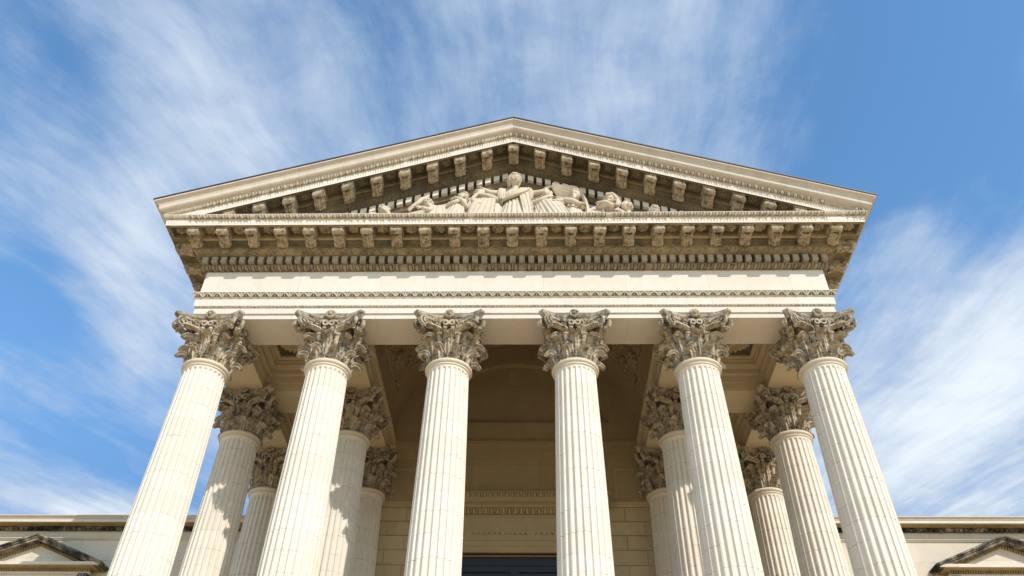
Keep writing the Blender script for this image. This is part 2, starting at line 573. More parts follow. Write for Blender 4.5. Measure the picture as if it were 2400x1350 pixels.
def beam_inner(mb, x0, y0, x1, y1, nx, ny):
    """inner face of a beam from (x0,y0) to (x1,y1); (nx,ny) points into the bay"""
    pr = [(0, SOF), (0, 13.60), (0.03, 13.60), (0.03, 13.80), (0.045, 13.80), (0.075, 13.85), (0.075, 13.97), (0.14, 14.06), (0.16, 14.06), (0.16, 14.15)]
    for (a, za), (b, zb) in zip(pr[:-1], pr[1:]):
        mb.quad((x0 + nx * a, y0 + ny * a, za), (x1 + nx * a, y1 + ny * a, za), (x1 + nx * b, y1 + ny * b, zb), (x0 + nx * b, y0 + ny * b, zb))


def soffit(mb, x0, x1, y0, y1):
    mb.quad((x0, y0, SOF), (x0, y1, SOF), (x1, y1, SOF), (x1, y0, SOF))


soffit(mb, -7.21, 7.21, -0.46, IN)
arch = mb.build('architrave', 'clean', portico)


def leaf_frieze(parent):
    """pointed leaves standing on the sloping course: pale ribs round flat triangles of darker colour"""
    base, ribs, dark = MB(), MB(), MB()
    DV, DF = [], []
    usweep(base, [(0.548, 13.93), (0.562, 13.935), (0.606, 14.022), (0.62, 14.03)], do_sides=False)
    half = X0 + 0.585
    n = 66
    un = 2 * half / n

    def at(x, v, h):
        p = 0.562 + (0.606 - 0.562) * v
        z = 13.935 + (14.022 - 13.935) * v
        return (x, -(p + 0.89 * h), z - 0.45 * h)
    for i in range(n):
        x0 = -half + i * un
        j = lambda: rnd.uniform(-0.004, 0.004)
        a, b, c = x0 + 0.20 * un + j(), x0 + 0.80 * un + j(), x0 + 0.5 * un + j()
        k = len(DV)
        DV.extend([at(x, v, 0.003) for v in (0.07, 0.12) for x in (a, b)] + [at(c + 0.02, 0.66, 0.003), at(c - 0.02, 0.66, 0.003)])
        DF.extend([(k, k + 1, k + 3, k + 2), (k + 2, k + 3, k + 4, k + 5)])
        if i:
            DF.append((k - 5, k, k + 2, k - 3))
        ribs.tube(np.array([at(x0 + u * un, v, 0.008) for u, v in ((0.06, 0.06), (0.18, 0.5), (0.36, 0.86), (0.5, 0.98), (0.64, 0.86), (0.82, 0.5), (0.94, 0.06))]), 0.011, 6)
        ribs.tube(np.array([at(c, v, 0.006) for v in (0.1, 0.4, 0.62)]), [0.004, 0.008, 0.003], 5)
        ribs.tube(np.array([at(x0, v, 0.006) for v in (0.35, 0.7, 1.0)]), [0.004, 0.012, 0.016], 6)
    dark.add(DV, DF)
    base.build('leaf_course', 'ornament', parent)
    ribs.build('leaf_ribs', 'clean', parent, True)
    dark.build('leaf_ground', 'soot_shade', parent)  # dark by colour only, laid just proud of the course


leaf_frieze(arch)
mb = MB()
band(mb, [(0.502, 13.655), (0.53, 13.70)], 0.085, h_leaf, 0.016, 8, 5, wear=0.0)
band(mb, [(0.478, 13.478), (0.488, 13.488), (0.481, 13.4965)], 0.05, h_bead, 0.008, 5, 4, wear=0.0)
mb.build('bead_course', 'ornament', arch)

# --- ceiling beams behind the front
mb = MB()
for s in (-1, 1):
    soffit(mb, min(s * 6.27, s * 7.21), max(s * 6.27, s * 7.21), IN, YW)
    soffit(mb, min(s * 3.57, s * 4.53), max(s * 3.57, s * 4.53), IN, YW)
    soffit(mb, min(s * 6.27, s * 4.53), max(s * 6.27, s * 4.53), 2.36, 3.34)
    for y0, y1 in ((IN, 2.36), (3.34, YW)):
        beam_inner(mb, s * 6.27, y0, s * 6.27, y1, -s, 0)
        beam_inner(mb, s * 4.53, y0, s * 4.53, y1, s, 0)
    beam_inner(mb, s * 6.27, IN, s * 4.53, IN, 0, 1)
    beam_inner(mb, s * 6.27, 2.36, s * 4.53, 2.36, 0, -1)
    beam_inner(mb, s * 6.27, 3.34, s * 4.53, 3.34, 0, 1)
    # face towards the vault
    pr = [(0, SOF), (0, 13.60), (0.03, 13.60), (0.03, 13.85), (0.05, 13.85), (0.05, 13.95), (0.11, 14.04), (0.11, 14.10), (0.0, 14.13)]
    for (a, za), (b, zb) in zip(pr[:-1], pr[1:]):
        mb.quad((s * (3.57 - a), IN, za), (s * (3.57 - a), YW, za), (s * (3.57 - b), YW, zb), (s * (3.57 - b), IN, zb))
for (a, za), (b, zb) in zip([(0, SOF), (0, 13.60), (0.03, 13.60), (0.03, 14.3)][:-1], [(0, 13.60), (0.03, 13.60), (0.03, 14.3)]):
    mb.quad((-3.57, IN + a, za), (3.57, IN + a, za), (3.57, IN + b, zb), (-3.57, IN + b, zb))
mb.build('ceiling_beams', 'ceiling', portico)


# --- coffered bays
def petal_disc(mb, c, R, n, depth, rings=9, na=64, twist=0.0, down=True, hub=0.2):
    """carved rosette: petals rise towards the hub; c is the centre of the back plane, facing -z"""
    rr = np.linspace(0.0, 1.0, rings)
    aa = np.linspace(0, 2 * PI, na, endpoint=False)
    P = []
    for a in aa:
        row = []
        for r in rr:
            pet = abs(math.cos(n * a / 2 + twist * r))
            lim = 1 - 0.16 * (1 - pet)
            h = depth * (0.35 + 0.65 * pet ** 0.6) * math.sin(PI * min(1, 0.25 + 0.75 * r)) ** 0.7
            if r < hub:
                h = depth * (0.75 + 0.5 * math.cos(r / hub * PI / 2))
            elif r < hub * 1.5:
                h *= 0.45
            if r == 1.0:
                h = 0.0
            row.append((c[0] + R * r * lim * math.cos(a), c[1] + R * r * lim * math.sin(a), c[2] - h))
        P.append(row)
    mb.grid(np.array(P), cu=True, flip=True)


for s in (-1, 1):
    for y0, y1 in ((IN + 0.16, 2.36 - 0.16), (3.34 + 0.16, YW)):
        xa, xb = sorted((s * 6.11, s * 4.69))
        mb = MB()
        zc = 14.145
        cx, cy = (xa + xb) / 2, (y0 + y1) / 2
        hx0, hy0 = (xb - xa) / 2, (y1 - y0) / 2
        steps = [(hx0, hy0, zc), (hx0 - 0.05, hy0 - 0.05, zc), (hx0 - 0.05, hy0 - 0.05, zc + 0.045), (hx0 - 0.15, hy0 - 0.15, zc + 0.045),
                 (hx0 - 0.15, hy0 - 0.15, zc + 0.10)]
        P = [[(cx + sx * hx, cy + sy * hy, z) for (hx, hy, z) in steps] for sx, sy in ((-1, -1), (1, -1), (1, 1), (-1, 1))]
        mb.grid(np.array(P), cu=True)
        cof = mb.build('coffer', 'ceiling', portico)
        mb = MB()
        hx, hy, z = steps[-1]
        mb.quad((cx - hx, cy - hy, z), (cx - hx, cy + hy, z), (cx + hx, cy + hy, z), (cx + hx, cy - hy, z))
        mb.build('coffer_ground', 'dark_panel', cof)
        mb = MB()
        petal_disc(mb, (cx, cy, z - 0.01), min(hx, hy) * 0.98, 26, 0.12, 12, 156, hub=0.25)
        mb.build('rosette', 'ceiling', cof, True)

# --- barrel vault over the three middle bays
mb = MB()
RV = 3.57
VZ = 14.12
th = np.linspace(0, PI, 49)
P = [[(-RV * math.cos(t), y, VZ + RV * math.sin(t)) for y in (0.3, IN, 4.83, YW + 0.05)] for t in th]
mb.grid(np.array(P))
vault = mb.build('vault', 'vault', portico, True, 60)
mb = MB()


def vpt(t, y, d):
    return (-(RV - d) * math.cos(t), y, VZ + (RV - d) * math.sin(t))


def vrib(mb, a, b, w=0.05, d=0.045, n=14):
    """raised moulding on the vault from (angle,y) a to b"""
    pts = [vpt(a[0] + (b[0] - a[0]) * i / n, a[1] + (b[1] - a[1]) * i / n, 0.01) for i in range(n + 1)]
    mb.tube(pts, [w] * (n + 1), 6)


T0, T1 = math.radians(15), math.radians(165)
for y in (0.75, 0.9, 2.72, 2.88, 4.68, 4.83):
    vrib(mb, (T0, y), (T1, y), 0.035, n=40)
NP = 12
for k in range(NP + 1):
    t = T0 + (T1 - T0) * k / NP
    vrib(mb, (t, 0.75), (t, 4.83), 0.03, n=4)
for k in range(NP):
    ta, tb = T0 + (T1 - T0) * k / NP, T0 + (T1 - T0) * (k + 1) / NP
    tm = (ta + tb) / 2
    for ya, yb in ((0.9, 2.72), (2.88, 4.68)):
        ym = (ya + yb) / 2
        for (p, q) in (((ta, ym), (tm, ya)), ((tm, ya), (tb, ym)), ((tb, ym), (tm, yb)), ((tm, yb), (ta, ym))):
            vrib(mb, p, q, 0.026, n=4)
        c = vpt(tm, ym, 0.02)
        nrm = np.array([math.cos(tm), 0, -math.sin(tm)])
        for i in range(9):
            a = 2 * PI * i / 8
            rr = 0.0 if i == 8 else 0.19
            tt = np.array([math.sin(tm), 0, math.cos(tm)])
            pc = np.array(c) + rr * (math.cos(a) * tt + math.sin(a) * np.array([0, 1.0, 0])) + nrm * (0.03 if i < 8 else 0.06)
            mb.ball(pc, (0.11, 0.11, 0.08) if i < 8 else (0.13, 0.13, 0.11), 7, 5)
        for da, dy in ((-0.25, -0.3), (0.25, -0.3), (-0.25, 0.3), (0.25, 0.3)):
            tc = tm + (tb - ta) * da * 1.35
            yc = ym + (yb - ya) * dy * 1.1
            pc = np.array(vpt(tc, yc, 0.02))
            for j in range(4):
                o = np.array([rnd.uniform(-.08, .08), rnd.uniform(-.14, .14), rnd.uniform(-.06, .06)])
                mb.ball(pc + o, (0.07, 0.09, 0.07), 6, 5)
mb.build('vault_relief', 'vault', vault, True)

# --- frieze
mb = MB()
usweep(mb, [(0.50, 14.06), (0.50, 14.775)])
mb.build('frieze', 'clean', portico)

# --- cornice
mb = MB()
DENT = [(0.60, 14.925), (0.53, 14.93), (0.53, 15.10), (0.73, 15.105)]
usweep(mb, DENT)
usweep(mb, [(0.50, 14.775), (0.57, 14.80), (0.60, 14.925)], do_front=False)
usweep(mb, [(0.73, 15.105), (0.78, 15.14), (0.85, 15.225)], do_front=False)
usweep(mb, [(0.85, 15.225), (0.876, 15.225), (0.876, 15.246), (0.866, 15.246), (0.866, 15.345), (0.885, 15.35), (0.90, 15.37), (0.90, 15.385), (0.963, 15.386)])
for s_ in (-1, 1):
    mb.quad((s_ * (X0 + 0.965), YB, 15.445), (s_ * (X0 + 1.405), YB, 15.445), (s_ * (X0 + 1.405), -0.964, 15.445), (s_ * (X0 + 0.965), -0.964, 15.445))
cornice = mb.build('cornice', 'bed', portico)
mb = MB()
usweep(mb, [(0.963, 15.386), (0.968, 15.386), (0.968, 15.444)])
mb.build('fillet', 'ceiling', cornice)
cornice['label'] = 'horizontal cornice'

MODX = [k * 0.682 for k in range(-11, 12)]
mb = MB()


def coffer_row(mb, sunk, mapf, xs, half=0.185, p0=1.005, p1=1.335, z=15.445, zt=15.545, pa=0.965, pb=1.405, xl=None, xr=None):
    """corona underside with a sunk square between each pair of brackets"""
    prev = xl
    for x in xs:
        a, b = x - half, x + half
        def q(xa, xb, ya, yb, za=z, zb=z):
            mb.quad(mapf(xa, yb, za), mapf(xb, yb, za), mapf(xb, ya, zb), mapf(xa, ya, zb))
        q(prev, a, pa, pb)
        q(a, b, pa, p0)
        q(a, b, p1, pb)
        mb.quad(mapf(a, p0, z), mapf(b, p0, z), mapf(b, p0, zt), mapf(a, p0, zt))
        mb.quad(mapf(b, p1, z), mapf(a, p1, z), mapf(a, p1, zt), mapf(b, p1, zt))
        mb.quad(mapf(a, p1, z), mapf(a, p0, z), mapf(a, p0, zt), mapf(a, p1, zt))
        mb.quad(mapf(b, p0, z), mapf(b, p1, z), mapf(b, p1, zt), mapf(b, p0, zt))
        gr = MB()
        gr.quad(mapf(a, p1, zt), mapf(b, p1, zt), mapf(b, p0, zt), mapf(a, p0, zt))
        sunk.append(gr)
        prev = b
    mb.quad(mapf(prev, pb, z), mapf(xr, pb, z), mapf(xr, pa, z), mapf(prev, pa, z))


HC = [(a + b) / 2 for a, b in zip(MODX[:-1], MODX[1:])]
HC = [HC[0] - 0.66] + HC + [HC[-1] + 0.66]
HC[0], HC[-1] = -7.88, 7.88
sunk = []
coffer_row(mb, sunk, front, HC, xl=-8.154, xr=8.154)
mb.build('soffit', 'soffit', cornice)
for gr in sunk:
    gr.build('coffer_ground', 'soot_shade', cornice)  # recess shade put into the colour so the rosettes stand out
mb = MB()
BR1 = ((-8.3, -7.62), (7.3, 7.75))
band(mb, [(0.50, 14.775), (0.55, 14.79), (0.585, 14.84), (0.60, 14.925)], 0.156, h_egg, 0.032, 10, 7)
band(mb, [(0.73, 15.105), (0.765, 15.135), (0.80, 15.155), (0.84, 15.19), (0.85, 15.225)], 0.23, h_foliage, 0.032, 14, 8)
mb.build('carved_course', 'soffit', cornice)
mb = MB()
band(mb, [(1.405, 15.472), (1.42, 15.62)], 0.075, h_flute, 0.018, 9, 6, wear=0.12, broken=BR1)
usweep(mb, [(1.405, 15.445), (1.405, 15.472)])
usweep(mb, [(1.405, 15.472), (1.42, 15.62), (1.43, 15.625), (1.47, 15.66), (1.49, 15.715)], do_front=False)
usweep(mb, [(1.49, 15.715), (1.495, 15.715), (1.495, 15.73)])
# weathered top of the horizontal cornice
mb.quad((-8.245, -1.495, 15.73), (8.245, -1.495, 15.73), (7.1, -0.45, 15.77), (-7.1, -0.45, 15.77))
mb.build('corona', 'clean', cornice)
mb = MB()
band(mb, [(1.43, 15.622), (1.465, 15.645), (1.485, 15.68), (1.49, 15.715)], 0.147, h_egg, 0.030, 10, 7, wear=0.03, broken=BR1)
usweep(mb, [(1.42, 15.62), (1.43, 15.622)], do_sides=False)
mb.build('egg_course', 'ornament', cornice)
mb = MB()
mb.box(-0.066, 0.066, -0.70, -0.531, 14.936, 15.104)
d0 = mb.build('dentil', 'dentil', cornice)
for i in range(-33, 34):
    x = i * 0.2215 + rnd.uniform(-0.004, 0.004)
    if abs(x) < 7.38:
        o = d0 if i == -33 else dup(d0, cornice)
        o.location = (x, rnd.uniform(-0.005, 0.004), 0)
for s in (-1, 1):
    mb = MB()
    for i in range(0, 60):
        y = -0.62 + i * 0.2215
        xa, xb = sorted((s * (X0 + 0.531), s * (X0 + 0.70)))
        if y > -0.5:
            mb.box(xa, xb, y - 0.069, y + 0.069, 14.936, 15.104)
    mb.build('dentils', 'dentil', cornice)


# --- brackets (modillions)
def bracket(mb, shear=0.0):
    """scrolled bracket at x=0 with its back on p=0.88, below the corona"""
    top = 15.443
    base = MB()
    w = 0.122
    # side outline (p, z): small scroll at the back, large scroll in front
    out = []
    for i in range(13):                                # front scroll
        a = math.radians(80 - i * 19)
        out.append((1.275 + 0.074 * math.cos(a), 15.352 + 0.074 * math.sin(a)))
    for i in range(9):                                 # hollow then swelling belly
        t = i / 8
        out.append((1.203 - 0.323 * t, 15.306 - 0.075 * math.sin(PI * t * 0.5) + 0.025 * math.sin(PI * t)))
    out.append((0.868, 15.232))
    out.append((0.868, 15.43))
    out.append((1.285, 15.43))
    n = len(out)
    V = [(-w, -p, z) for p, z in out] + [(w, -p, z) for p, z in out]
    F = [(i, (i + 1) % n, (i + 1) % n + n, i + n) for i in range(n)]
    F += [tuple(range(n))[::-1], tuple(range(n, 2 * n))]
    base.add(V, F)
    base.box(-w - 0.014, w + 0.014, -1.352, -0.868, 15.418, top)     # cap moulding
    for s in (-1, 1):                                  # scroll eyes standing proud
        base.tube([(s * (w - 0.02), -1.275, 15.352), (s * (w + 0.018), -1.275, 15.352)], [0.058, 0.058], 10)
        base.tube([(s * (w - 0.02), -0.925, 15.30), (s * (w + 0.012), -0.925, 15.30)], [0.045, 0.045], 8)
    # bound roll across the front scroll
    for k in range(-2, 3):
        base.ball((k * 0.048, -1.325, 15.355), (0.03, 0.028, 0.062), 7, 5)
    # acanthus leaf under the belly
    rows = []
    nt, ns = 17, 13
    for i in range(nt):
        t = i / (nt - 1)
        p = 0.885 + 0.36 * t
        z = 15.232 + 0.075 * math.sin(PI * 0.5 * t) - 0.02 - 0.02 * math.sin(PI * t)
        if t > 0.8:
            p = 0.885 + 0.36 * (0.8 + (t - 0.8) * 0.6)
            z -= 0.05 * (t - 0.8) / 0.2 * (1.2 - (t - 0.8) / 0.2 * 0.6)
        ww = 0.115 * (0.72 + 0.28 * abs(math.sin(PI * 4.5 * t))) * (1 if t < 0.85 else 1 - 2.2 * (t - 0.85))
        row = []
        for j in range(ns):
            sgn = -1 + 2 * j / (ns - 1)
            h = -0.016 * math.cos(sgn * PI * 3) - 0.02 * (1 - abs(sgn)) + 0.02 * abs(sgn) ** 2
            row.append((sgn * ww, -p, z + h))
        rows.append(row)
    rows = np.array(rows)
    base.grid(rows)
    base.grid(rows + np.array([0, 0, 0.05]), flip=True)
    V = np.concatenate(base.V)
    if shear:
        V = V.copy()
        V[:, 2] = zr(V[:, 2]) - zr(15.443) + shear * V[:, 0]
        V[:, 1] -= 0.003
    else:
        V[:, 2] -= 15.443
    mb.add(V, base.F)


def small_rosette(mb, k):
    petal_disc(mb, (0, 0, 0), 0.145 * (0.9 + 0.1 * (k % 3)), [5, 6, 8][k], 0.07, 7, 40, hub=0.3)


mb = MB()
bracket(mb)
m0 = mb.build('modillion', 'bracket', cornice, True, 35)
ros_me = []
for k in range(3):
    mb = MB()
    small_rosette(mb, k)
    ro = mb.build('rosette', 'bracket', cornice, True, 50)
    ros_me.append(ro.data)
    if k == 0:
        ros0 = ro
    else:
        bpy.data.objects.remove(ro)


def put(o, loc, parent, first=[0], rz=0.0, data=None):
    c = o.copy()
    COL.objects.link(c)
    c.parent = parent
    c.location = loc
    c.rotation_euler = (0, 0, rz)
    if data is not None:
        c.data = data
    return c


for x in MODX[:-1]:
    put(m0, (x, 0, 15.443), cornice)
m0.location = (MODX[-1], 0, 15.443)
for i, x in enumerate(HC[:-1]):
    put(ros0, (x, -1.165, 15.543), cornice, data=ros_me[i % 3], rz=rnd.random())
ros0.location = (HC[-1], -1.165, 15.543)
for s in (-1, 1):
    for k in range(10):
        # side brackets: the same piece turned a quarter, its back on the side of the block
        put(m0, (s * X0, -0.68 + 0.682 * k, 15.443), cornice, rz=s * PI / 2)

# --- raking cornice
mb = MB()
rsweep(mb, [(0.49, 14.775), (0.56, 14.80), (0.60, 14.925)])
rsweep(mb, DENT)
rsweep(mb, [(0.85, 15.225), (0.876, 15.225), (0.876, 15.246), (0.866, 15.246), (0.866, 15.345), (0.885, 15.35), (0.90, 15.37), (0.90, 15.385), (0.963, 15.386)])
raking = mb.build('raking_cornice', 'soot_shade', portico)
mb = MB()
rsweep(mb, [(0.963, 15.386), (0.968, 15.386), (0.968, 15.444)])
mb.build('fillet', 'soffit', raking)
mb = MB()
RKX = [k * 0.682 for k in range(-10, 11)]
RC_ = [(a + b) / 2 for a, b in zip(RKX[:-1], RKX[1:])]
sunk = []
coffer_row(mb, sunk, rake, [x for x in RC_ if x < 0], xl=-8.1, xr=0.0)
coffer_row(mb, sunk, rake, [x for x in RC_ if x > 0], xl=0.0, xr=8.1)
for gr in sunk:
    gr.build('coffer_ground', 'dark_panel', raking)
mb.build('soffit', 'soot_shade', raking)
mb = MB()
for a, b in ((-7.55, 0.0), (0.0, 7.55)):
    band(mb, [(0.73, 15.105), (0.765, 15.135), (0.80, 15.155), (0.84, 15.19), (0.85, 15.225)], 0.21, h_foliage, 0.026, 12, 8, mapf=rake, x0=a, x1=b)
mb.build('carved_course', 'soot_shade', raking)
mb = MB()
for a, b in ((-8.15, 0.0), (0.0, 8.15)):
    band(mb, [(1.405, 15.472), (1.42, 15.62)], 0.06, h_flute, 0.018, 8, 6, mapf=rake, x0=a, x1=b, wear=0.15, broken=((-8.2, -7.3), (-1.6, -1.1)))
rsweep(mb, [(1.405, 15.445), (1.405, 15.472)])
rsweep(mb, [(1.49, 15.715), (1.495, 15.715), (1.495, 15.73)])
mb.build('corona', 'clean', raking)
mb = MB()
for a, b in ((-8.24, 0.0), (0.0, 8.24)):
    band(mb, [(1.43, 15.622), (1.465, 15.645), (1.485, 15.68), (1.49, 15.715)], 0.145, h_egg, 0.03, 10, 7, mapf=rake, x0=a, x1=b,
         wear=0.03, broken=((-8.3, -7.4), (-0.75, -0.45), (7.35, 8.0), (0.85, 1.0)))
rsweep(mb, [(1.42, 15.62), (1.43, 15.622)])
mb.build('egg_course', 'ornament', raking)
for s in (-1, 1):
    mb = MB()
    V, w = [], 0.072
    for xx in (-w, w):
        for p in (0.531, 0.70):
            for z in (14.936, 15.104):
                V.append((xx, -p - 0.003, zr(z) - s * SLOPE * xx))
    mb.add(V, [(0, 2, 3, 1), (4, 5, 7, 6), (0, 1, 5, 4), (2, 6, 7, 3), (0, 4, 6, 2), (1, 3, 7, 5)])
    d0 = mb.build('dentil', 'clean', raking)
    for i in range(1, 33):
        x = s * i * 0.2215
        o = d0 if i == 1 else dup(d0, raking)
        o.location = (x, rnd.uniform(-0.005, 0.004), -SLOPE * abs(x))
pieces = {}
for s in (-1, 0, 1):
    mb = MB()
    bracket(mb, -SLOPE * s if s else 1e-9)
    pieces[s] = mb.build('modillion', 'bracket', raking, True, 35)
for x in RKX:
    s = 0 if abs(x) < 0.01 else (1 if x > 0 else -1)
    put(pieces[s], (x, 0, zr(15.443) - SLOPE * abs(x) - (0.03 if s == 0 else 0)), raking)
for s in pieces:
    bpy.data.objects.remove(pieces[s])
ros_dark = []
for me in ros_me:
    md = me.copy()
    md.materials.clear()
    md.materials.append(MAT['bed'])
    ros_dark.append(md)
for i, x in enumerate(RC_):
    me = ros_me[i % 3]
    o = bpy.data.objects.new('rosette', ros_dark[i % 3])
    COL.objects.link(o)
    o.parent = raking
    o.location = (x, -1.168, zr(15.543) - SLOPE * abs(x))
    o.rotation_euler = (0, math.atan(SLOPE) * (1 if x > 0 else -1), 0)

# --- gutter moulding (sima) on the rake and along the eaves
SIMA = [(1.50, 15.73), (1.54, 15.735), (1.575, 15.75), (1.60, 15.775), (1.607, 15.80), (1.605, 15.825), (1.61, 15.86),
        (1.63, 15.90), (1.66, 15.93), (1.70, 15.95), (1.718, 15.955), (1.72, 15.96), (1.72, 15.998)]
mb = MB()
rsweep(mb, [(1.40, 15.73)] + SIMA)
for s in (-1, 1):
    for (p0, z0), (p1, z1) in zip(SIMA[:-1], SIMA[1:]):
        a, b = X0 + p0, X0 + p1
        za, zb = zr(z0) - SLOPE * a, zr(z1) - SLOPE * b
        q = [(s * a, -p0 - 0.003, za), (s * a, YB, za), (s * b, YB, zb), (s * b, -p1 - 0.003, zb)]
        mb.quad(*(q if s > 0 else q[::-1]))
    a = X0 + 1.50
    za = zr(15.73) - SLOPE * a
    q = [(s * (X0 + 1.45), -1.45, 15.722), (s * (X0 + 1.45), YB, 15.722), (s * a, YB, za), (s * a, -1.5, za)]
    mb.quad(*(q if s > 0 else q[::-1]))
mb.build('gutter_moulding', 'sima', portico, True, 35)

# --- roof with its dark metal edge
mb = MB()
za, zb = zr(15.998), zr(15.998) - SLOPE * (X0 + 1.745)
e = X0 + 1.745
for dz, fl in ((0.003, True), (0.034, False)):
    for s in (-1, 1):
        q = [(0, -1.745, za + dz), (s * e, -1.745, zb + dz), (s * e, YB, zb + dz), (0, YB, za + dz)]
        mb.quad(*(q if (s < 0) == fl else q[::-1]))
for s in (-1, 1):
    q = [(0, -1.745, za + 0.003), (s * e, -1.745, zb + 0.003), (s * e, -1.745, zb + 0.034), (0, -1.745, za + 0.034)]
    mb.quad(*(q if s > 0 else q[::-1]))
    q = [(s * e, -1.745, zb + 0.003), (s * e, YB, zb + 0.003), (s * e, YB, zb + 0.034), (s * e, -1.745, zb + 0.034)]
    mb.quad(*(q if s > 0 else q[::-1]))
mb.build('roof', 'roofmetal', portico)

# --- tympanum: the field behind the statues
mb = MB()
zt = zr(14.85)
mb.prism([(-7.2, 15.6), (7.2, 15.6), (7.2, zt - SLOPE * 7.2), (0, zt), (-7.2, zt - SLOPE * 7.2)], -0.497, 0.25)
mb.build('tympanum', 'statue', portico)
# --- upper rear block that carries the roof
mb = MB()
for s in (-1, 1):
    xa, xb = sorted((s * 6.9, s * 7.19))
    mb.box(xa, xb, 6.3, YB, 0.004, 13.36)
mb.box(-7.19, 7.19, YB - 0.3, YB - 0.01, 0.004, 15.7)
mb.prism([(-8.2, 15.75), (8.2, 15.75), (0, 18.8)], YB - 0.3, YB - 0.012)
mb.build('rear_block', 'wing', portico)


# ================================================================== COLUMNS
def shaft_r(z):
    t = (z - 3.9) / (12.05 - 3.9)
    return 0.541 - 0.012 * t - 0.083 * t ** 2


def make_shaft():
    mb = MB()
    NF = 24
    sub = [0.0, 0.11, 0.14, 0.26, 0.38, 0.5, 0.62, 0.74, 0.86, 0.89]
    ang, dep = [], []
    for f in range(NF):
        for s in sub:
            ang.append((f + s) * 2 * PI / NF)
            x = (s - 0.5) / 0.39
            dep.append(math.sqrt(max(0, 1 - x * x)) if 0.11 <= s <= 0.89 else 0.0)
    ang, dep = np.array(ang), np.array(dep)
    half = 0.39 * 2 * PI / NF            # angular half width of a flute
    loc = np.array([(s - 0.5) for _ in range(NF) for s in sub])
    ztop = 12.045
    zs = [3.86, 3.95, 4.0, 4.06, 4.12] + list(np.linspace(4.6, 11.85, 16)) + [11.93, 11.96, 11.98, 12.0, 12.015, 12.03, 12.045, 12.06, 12.10]
    rows = []
    for z in zs:
        r = shaft_r(z)
        D = 0.043 * r / 0.5
        k = np.ones_like(ang)
        for (ze, sgn) in ((ztop, 1), (4.0, -1)):
            dz = (z - (ze - sgn * half * r)) * sgn
            if dz > 0:
                q = dz / (half * r)
                xx = np.abs(loc) / 0.39
                k = np.where((xx ** 2 + q ** 2) < 1, np.sqrt(np.maximum(0, 1 - xx ** 2 - q ** 2)) / np.maximum(1e-3, np.sqrt(np.maximum(1e-6, 1 - xx ** 2))), 0.0)
        rr = r - D * dep * k
        if z > 12.055:
            rr = rr + (z - 12.055) * 0.35
        rows.append(np.stack([rr * np.cos(ang), rr * np.sin(ang), np.full_like(ang, z)], -1))
    P = np.array(rows).transpose(1, 0, 2)
    mb.grid(P, cu=True)
    return mb


def bell_r(z):
    t = (z - 12.24) / (13.22 - 12.24)
    return 0.425 + 0.03 * t + 0.10 * max(0, t - 0.55) ** 1.5 * 2


def acanthus(mb, ang, z0, h, W, proj, nlobe=5, tipw=0.8):
    nt, ns = 34, 25
    fr = np.zeros((nt, ns, 3))
    bk = np.zeros((nt, ns, 3))
    ca, sa = math.cos(ang), math.sin(ang)
    er = np.array([ca, sa, 0.0])
    et = np.array([-sa, ca, 0.0])
    rho = proj * 0.5
    zc = z0 + h - rho
    TB = 0.62
    mid = []
    for i in range(nt):
        t = i / (nt - 1)
        if t < TB:
            q = t / TB
            z = z0 + (zc - z0) * q
            r = bell_r(z) + 0.02 + 0.045 * q ** 2
        else:
            a = (t - TB) / (1 - TB) * math.radians(165)
            r = bell_r(zc) + 0.065 + rho * (1 - math.cos(a))
            z = zc + rho * 0.95 * math.sin(a)
        mid.append((r, z))
    mid = np.array(mid)
    tg = np.gradient(mid, axis=0)
    tg /= np.linalg.norm(tg, axis=1)[:, None]
    for i in range(nt):
        t = i / (nt - 1)
        lob = abs(math.sin(PI * nlobe * min(1.0, t / 0.82))) ** 0.5
        w = W * (0.80 + 0.28 * math.sin(PI * min(1, t / TB * 0.8)))
        if t > TB:
            q = (t - TB) / (1 - TB)
            w = W * tipw * math.sqrt(max(0.02, 1 - q ** 4)) * (0.96 + 0.04 * lob)
            w = w if q > 0.25 else W * (1.0 + (tipw - 1.0) * q / 0.25) * (0.7 + 0.3 * lob)
        else:
            w *= 0.62 + 0.38 * lob
        nr, nz = tg[i, 1], -tg[i, 0]
        up = 0.0 if t < TB else min(1.0, (t - TB) / (1 - TB) * 2)
        for j in range(ns):
            s = -1 + 2 * j / (ns - 1)
            ridge = 0.019 * math.cos(s * PI * 4) * (0.5 + 0.5 * t) * (1 - 0.45 * up) + 0.024 * math.exp(-(s / 0.12) ** 2) * (1 - up)
            cup = -0.045 * s * s * (1 - up) + 0.05 * s ** 4 * (1 - up) - 0.085 * s * s * up
            o = ridge + cup
            r, z = mid[i, 0] + nr * o, mid[i, 1] + nz * o
            tx = s * w
            dd = -(tx * tx) / (2 * max(r, 0.3)) * (1 - 0.5 * up)
            p = er * (r + dd) + et * tx + np.array([0, 0, z])
            th = 0.05 * (1 - 0.5 * abs(s)) * (1 - 0.3 * t)
            fr[i, j] = p
            bk[i, j] = p - er * nr * th - np.array([0, 0, nz * th])
    ring = np.concatenate([fr, bk[:, ::-1]], axis=1)
    mb.grid(ring, cv=True)
    for i in (0, nt - 1):
        b = mb.nv - nt * 2 * ns + i * 2 * ns
        for j in range(ns - 1):
            f = (b + j, b + j + 1, b + 2 * ns - 2 - j, b + 2 * ns - 1 - j)
            mb.F.append(f if i == 0 else f[::-1])


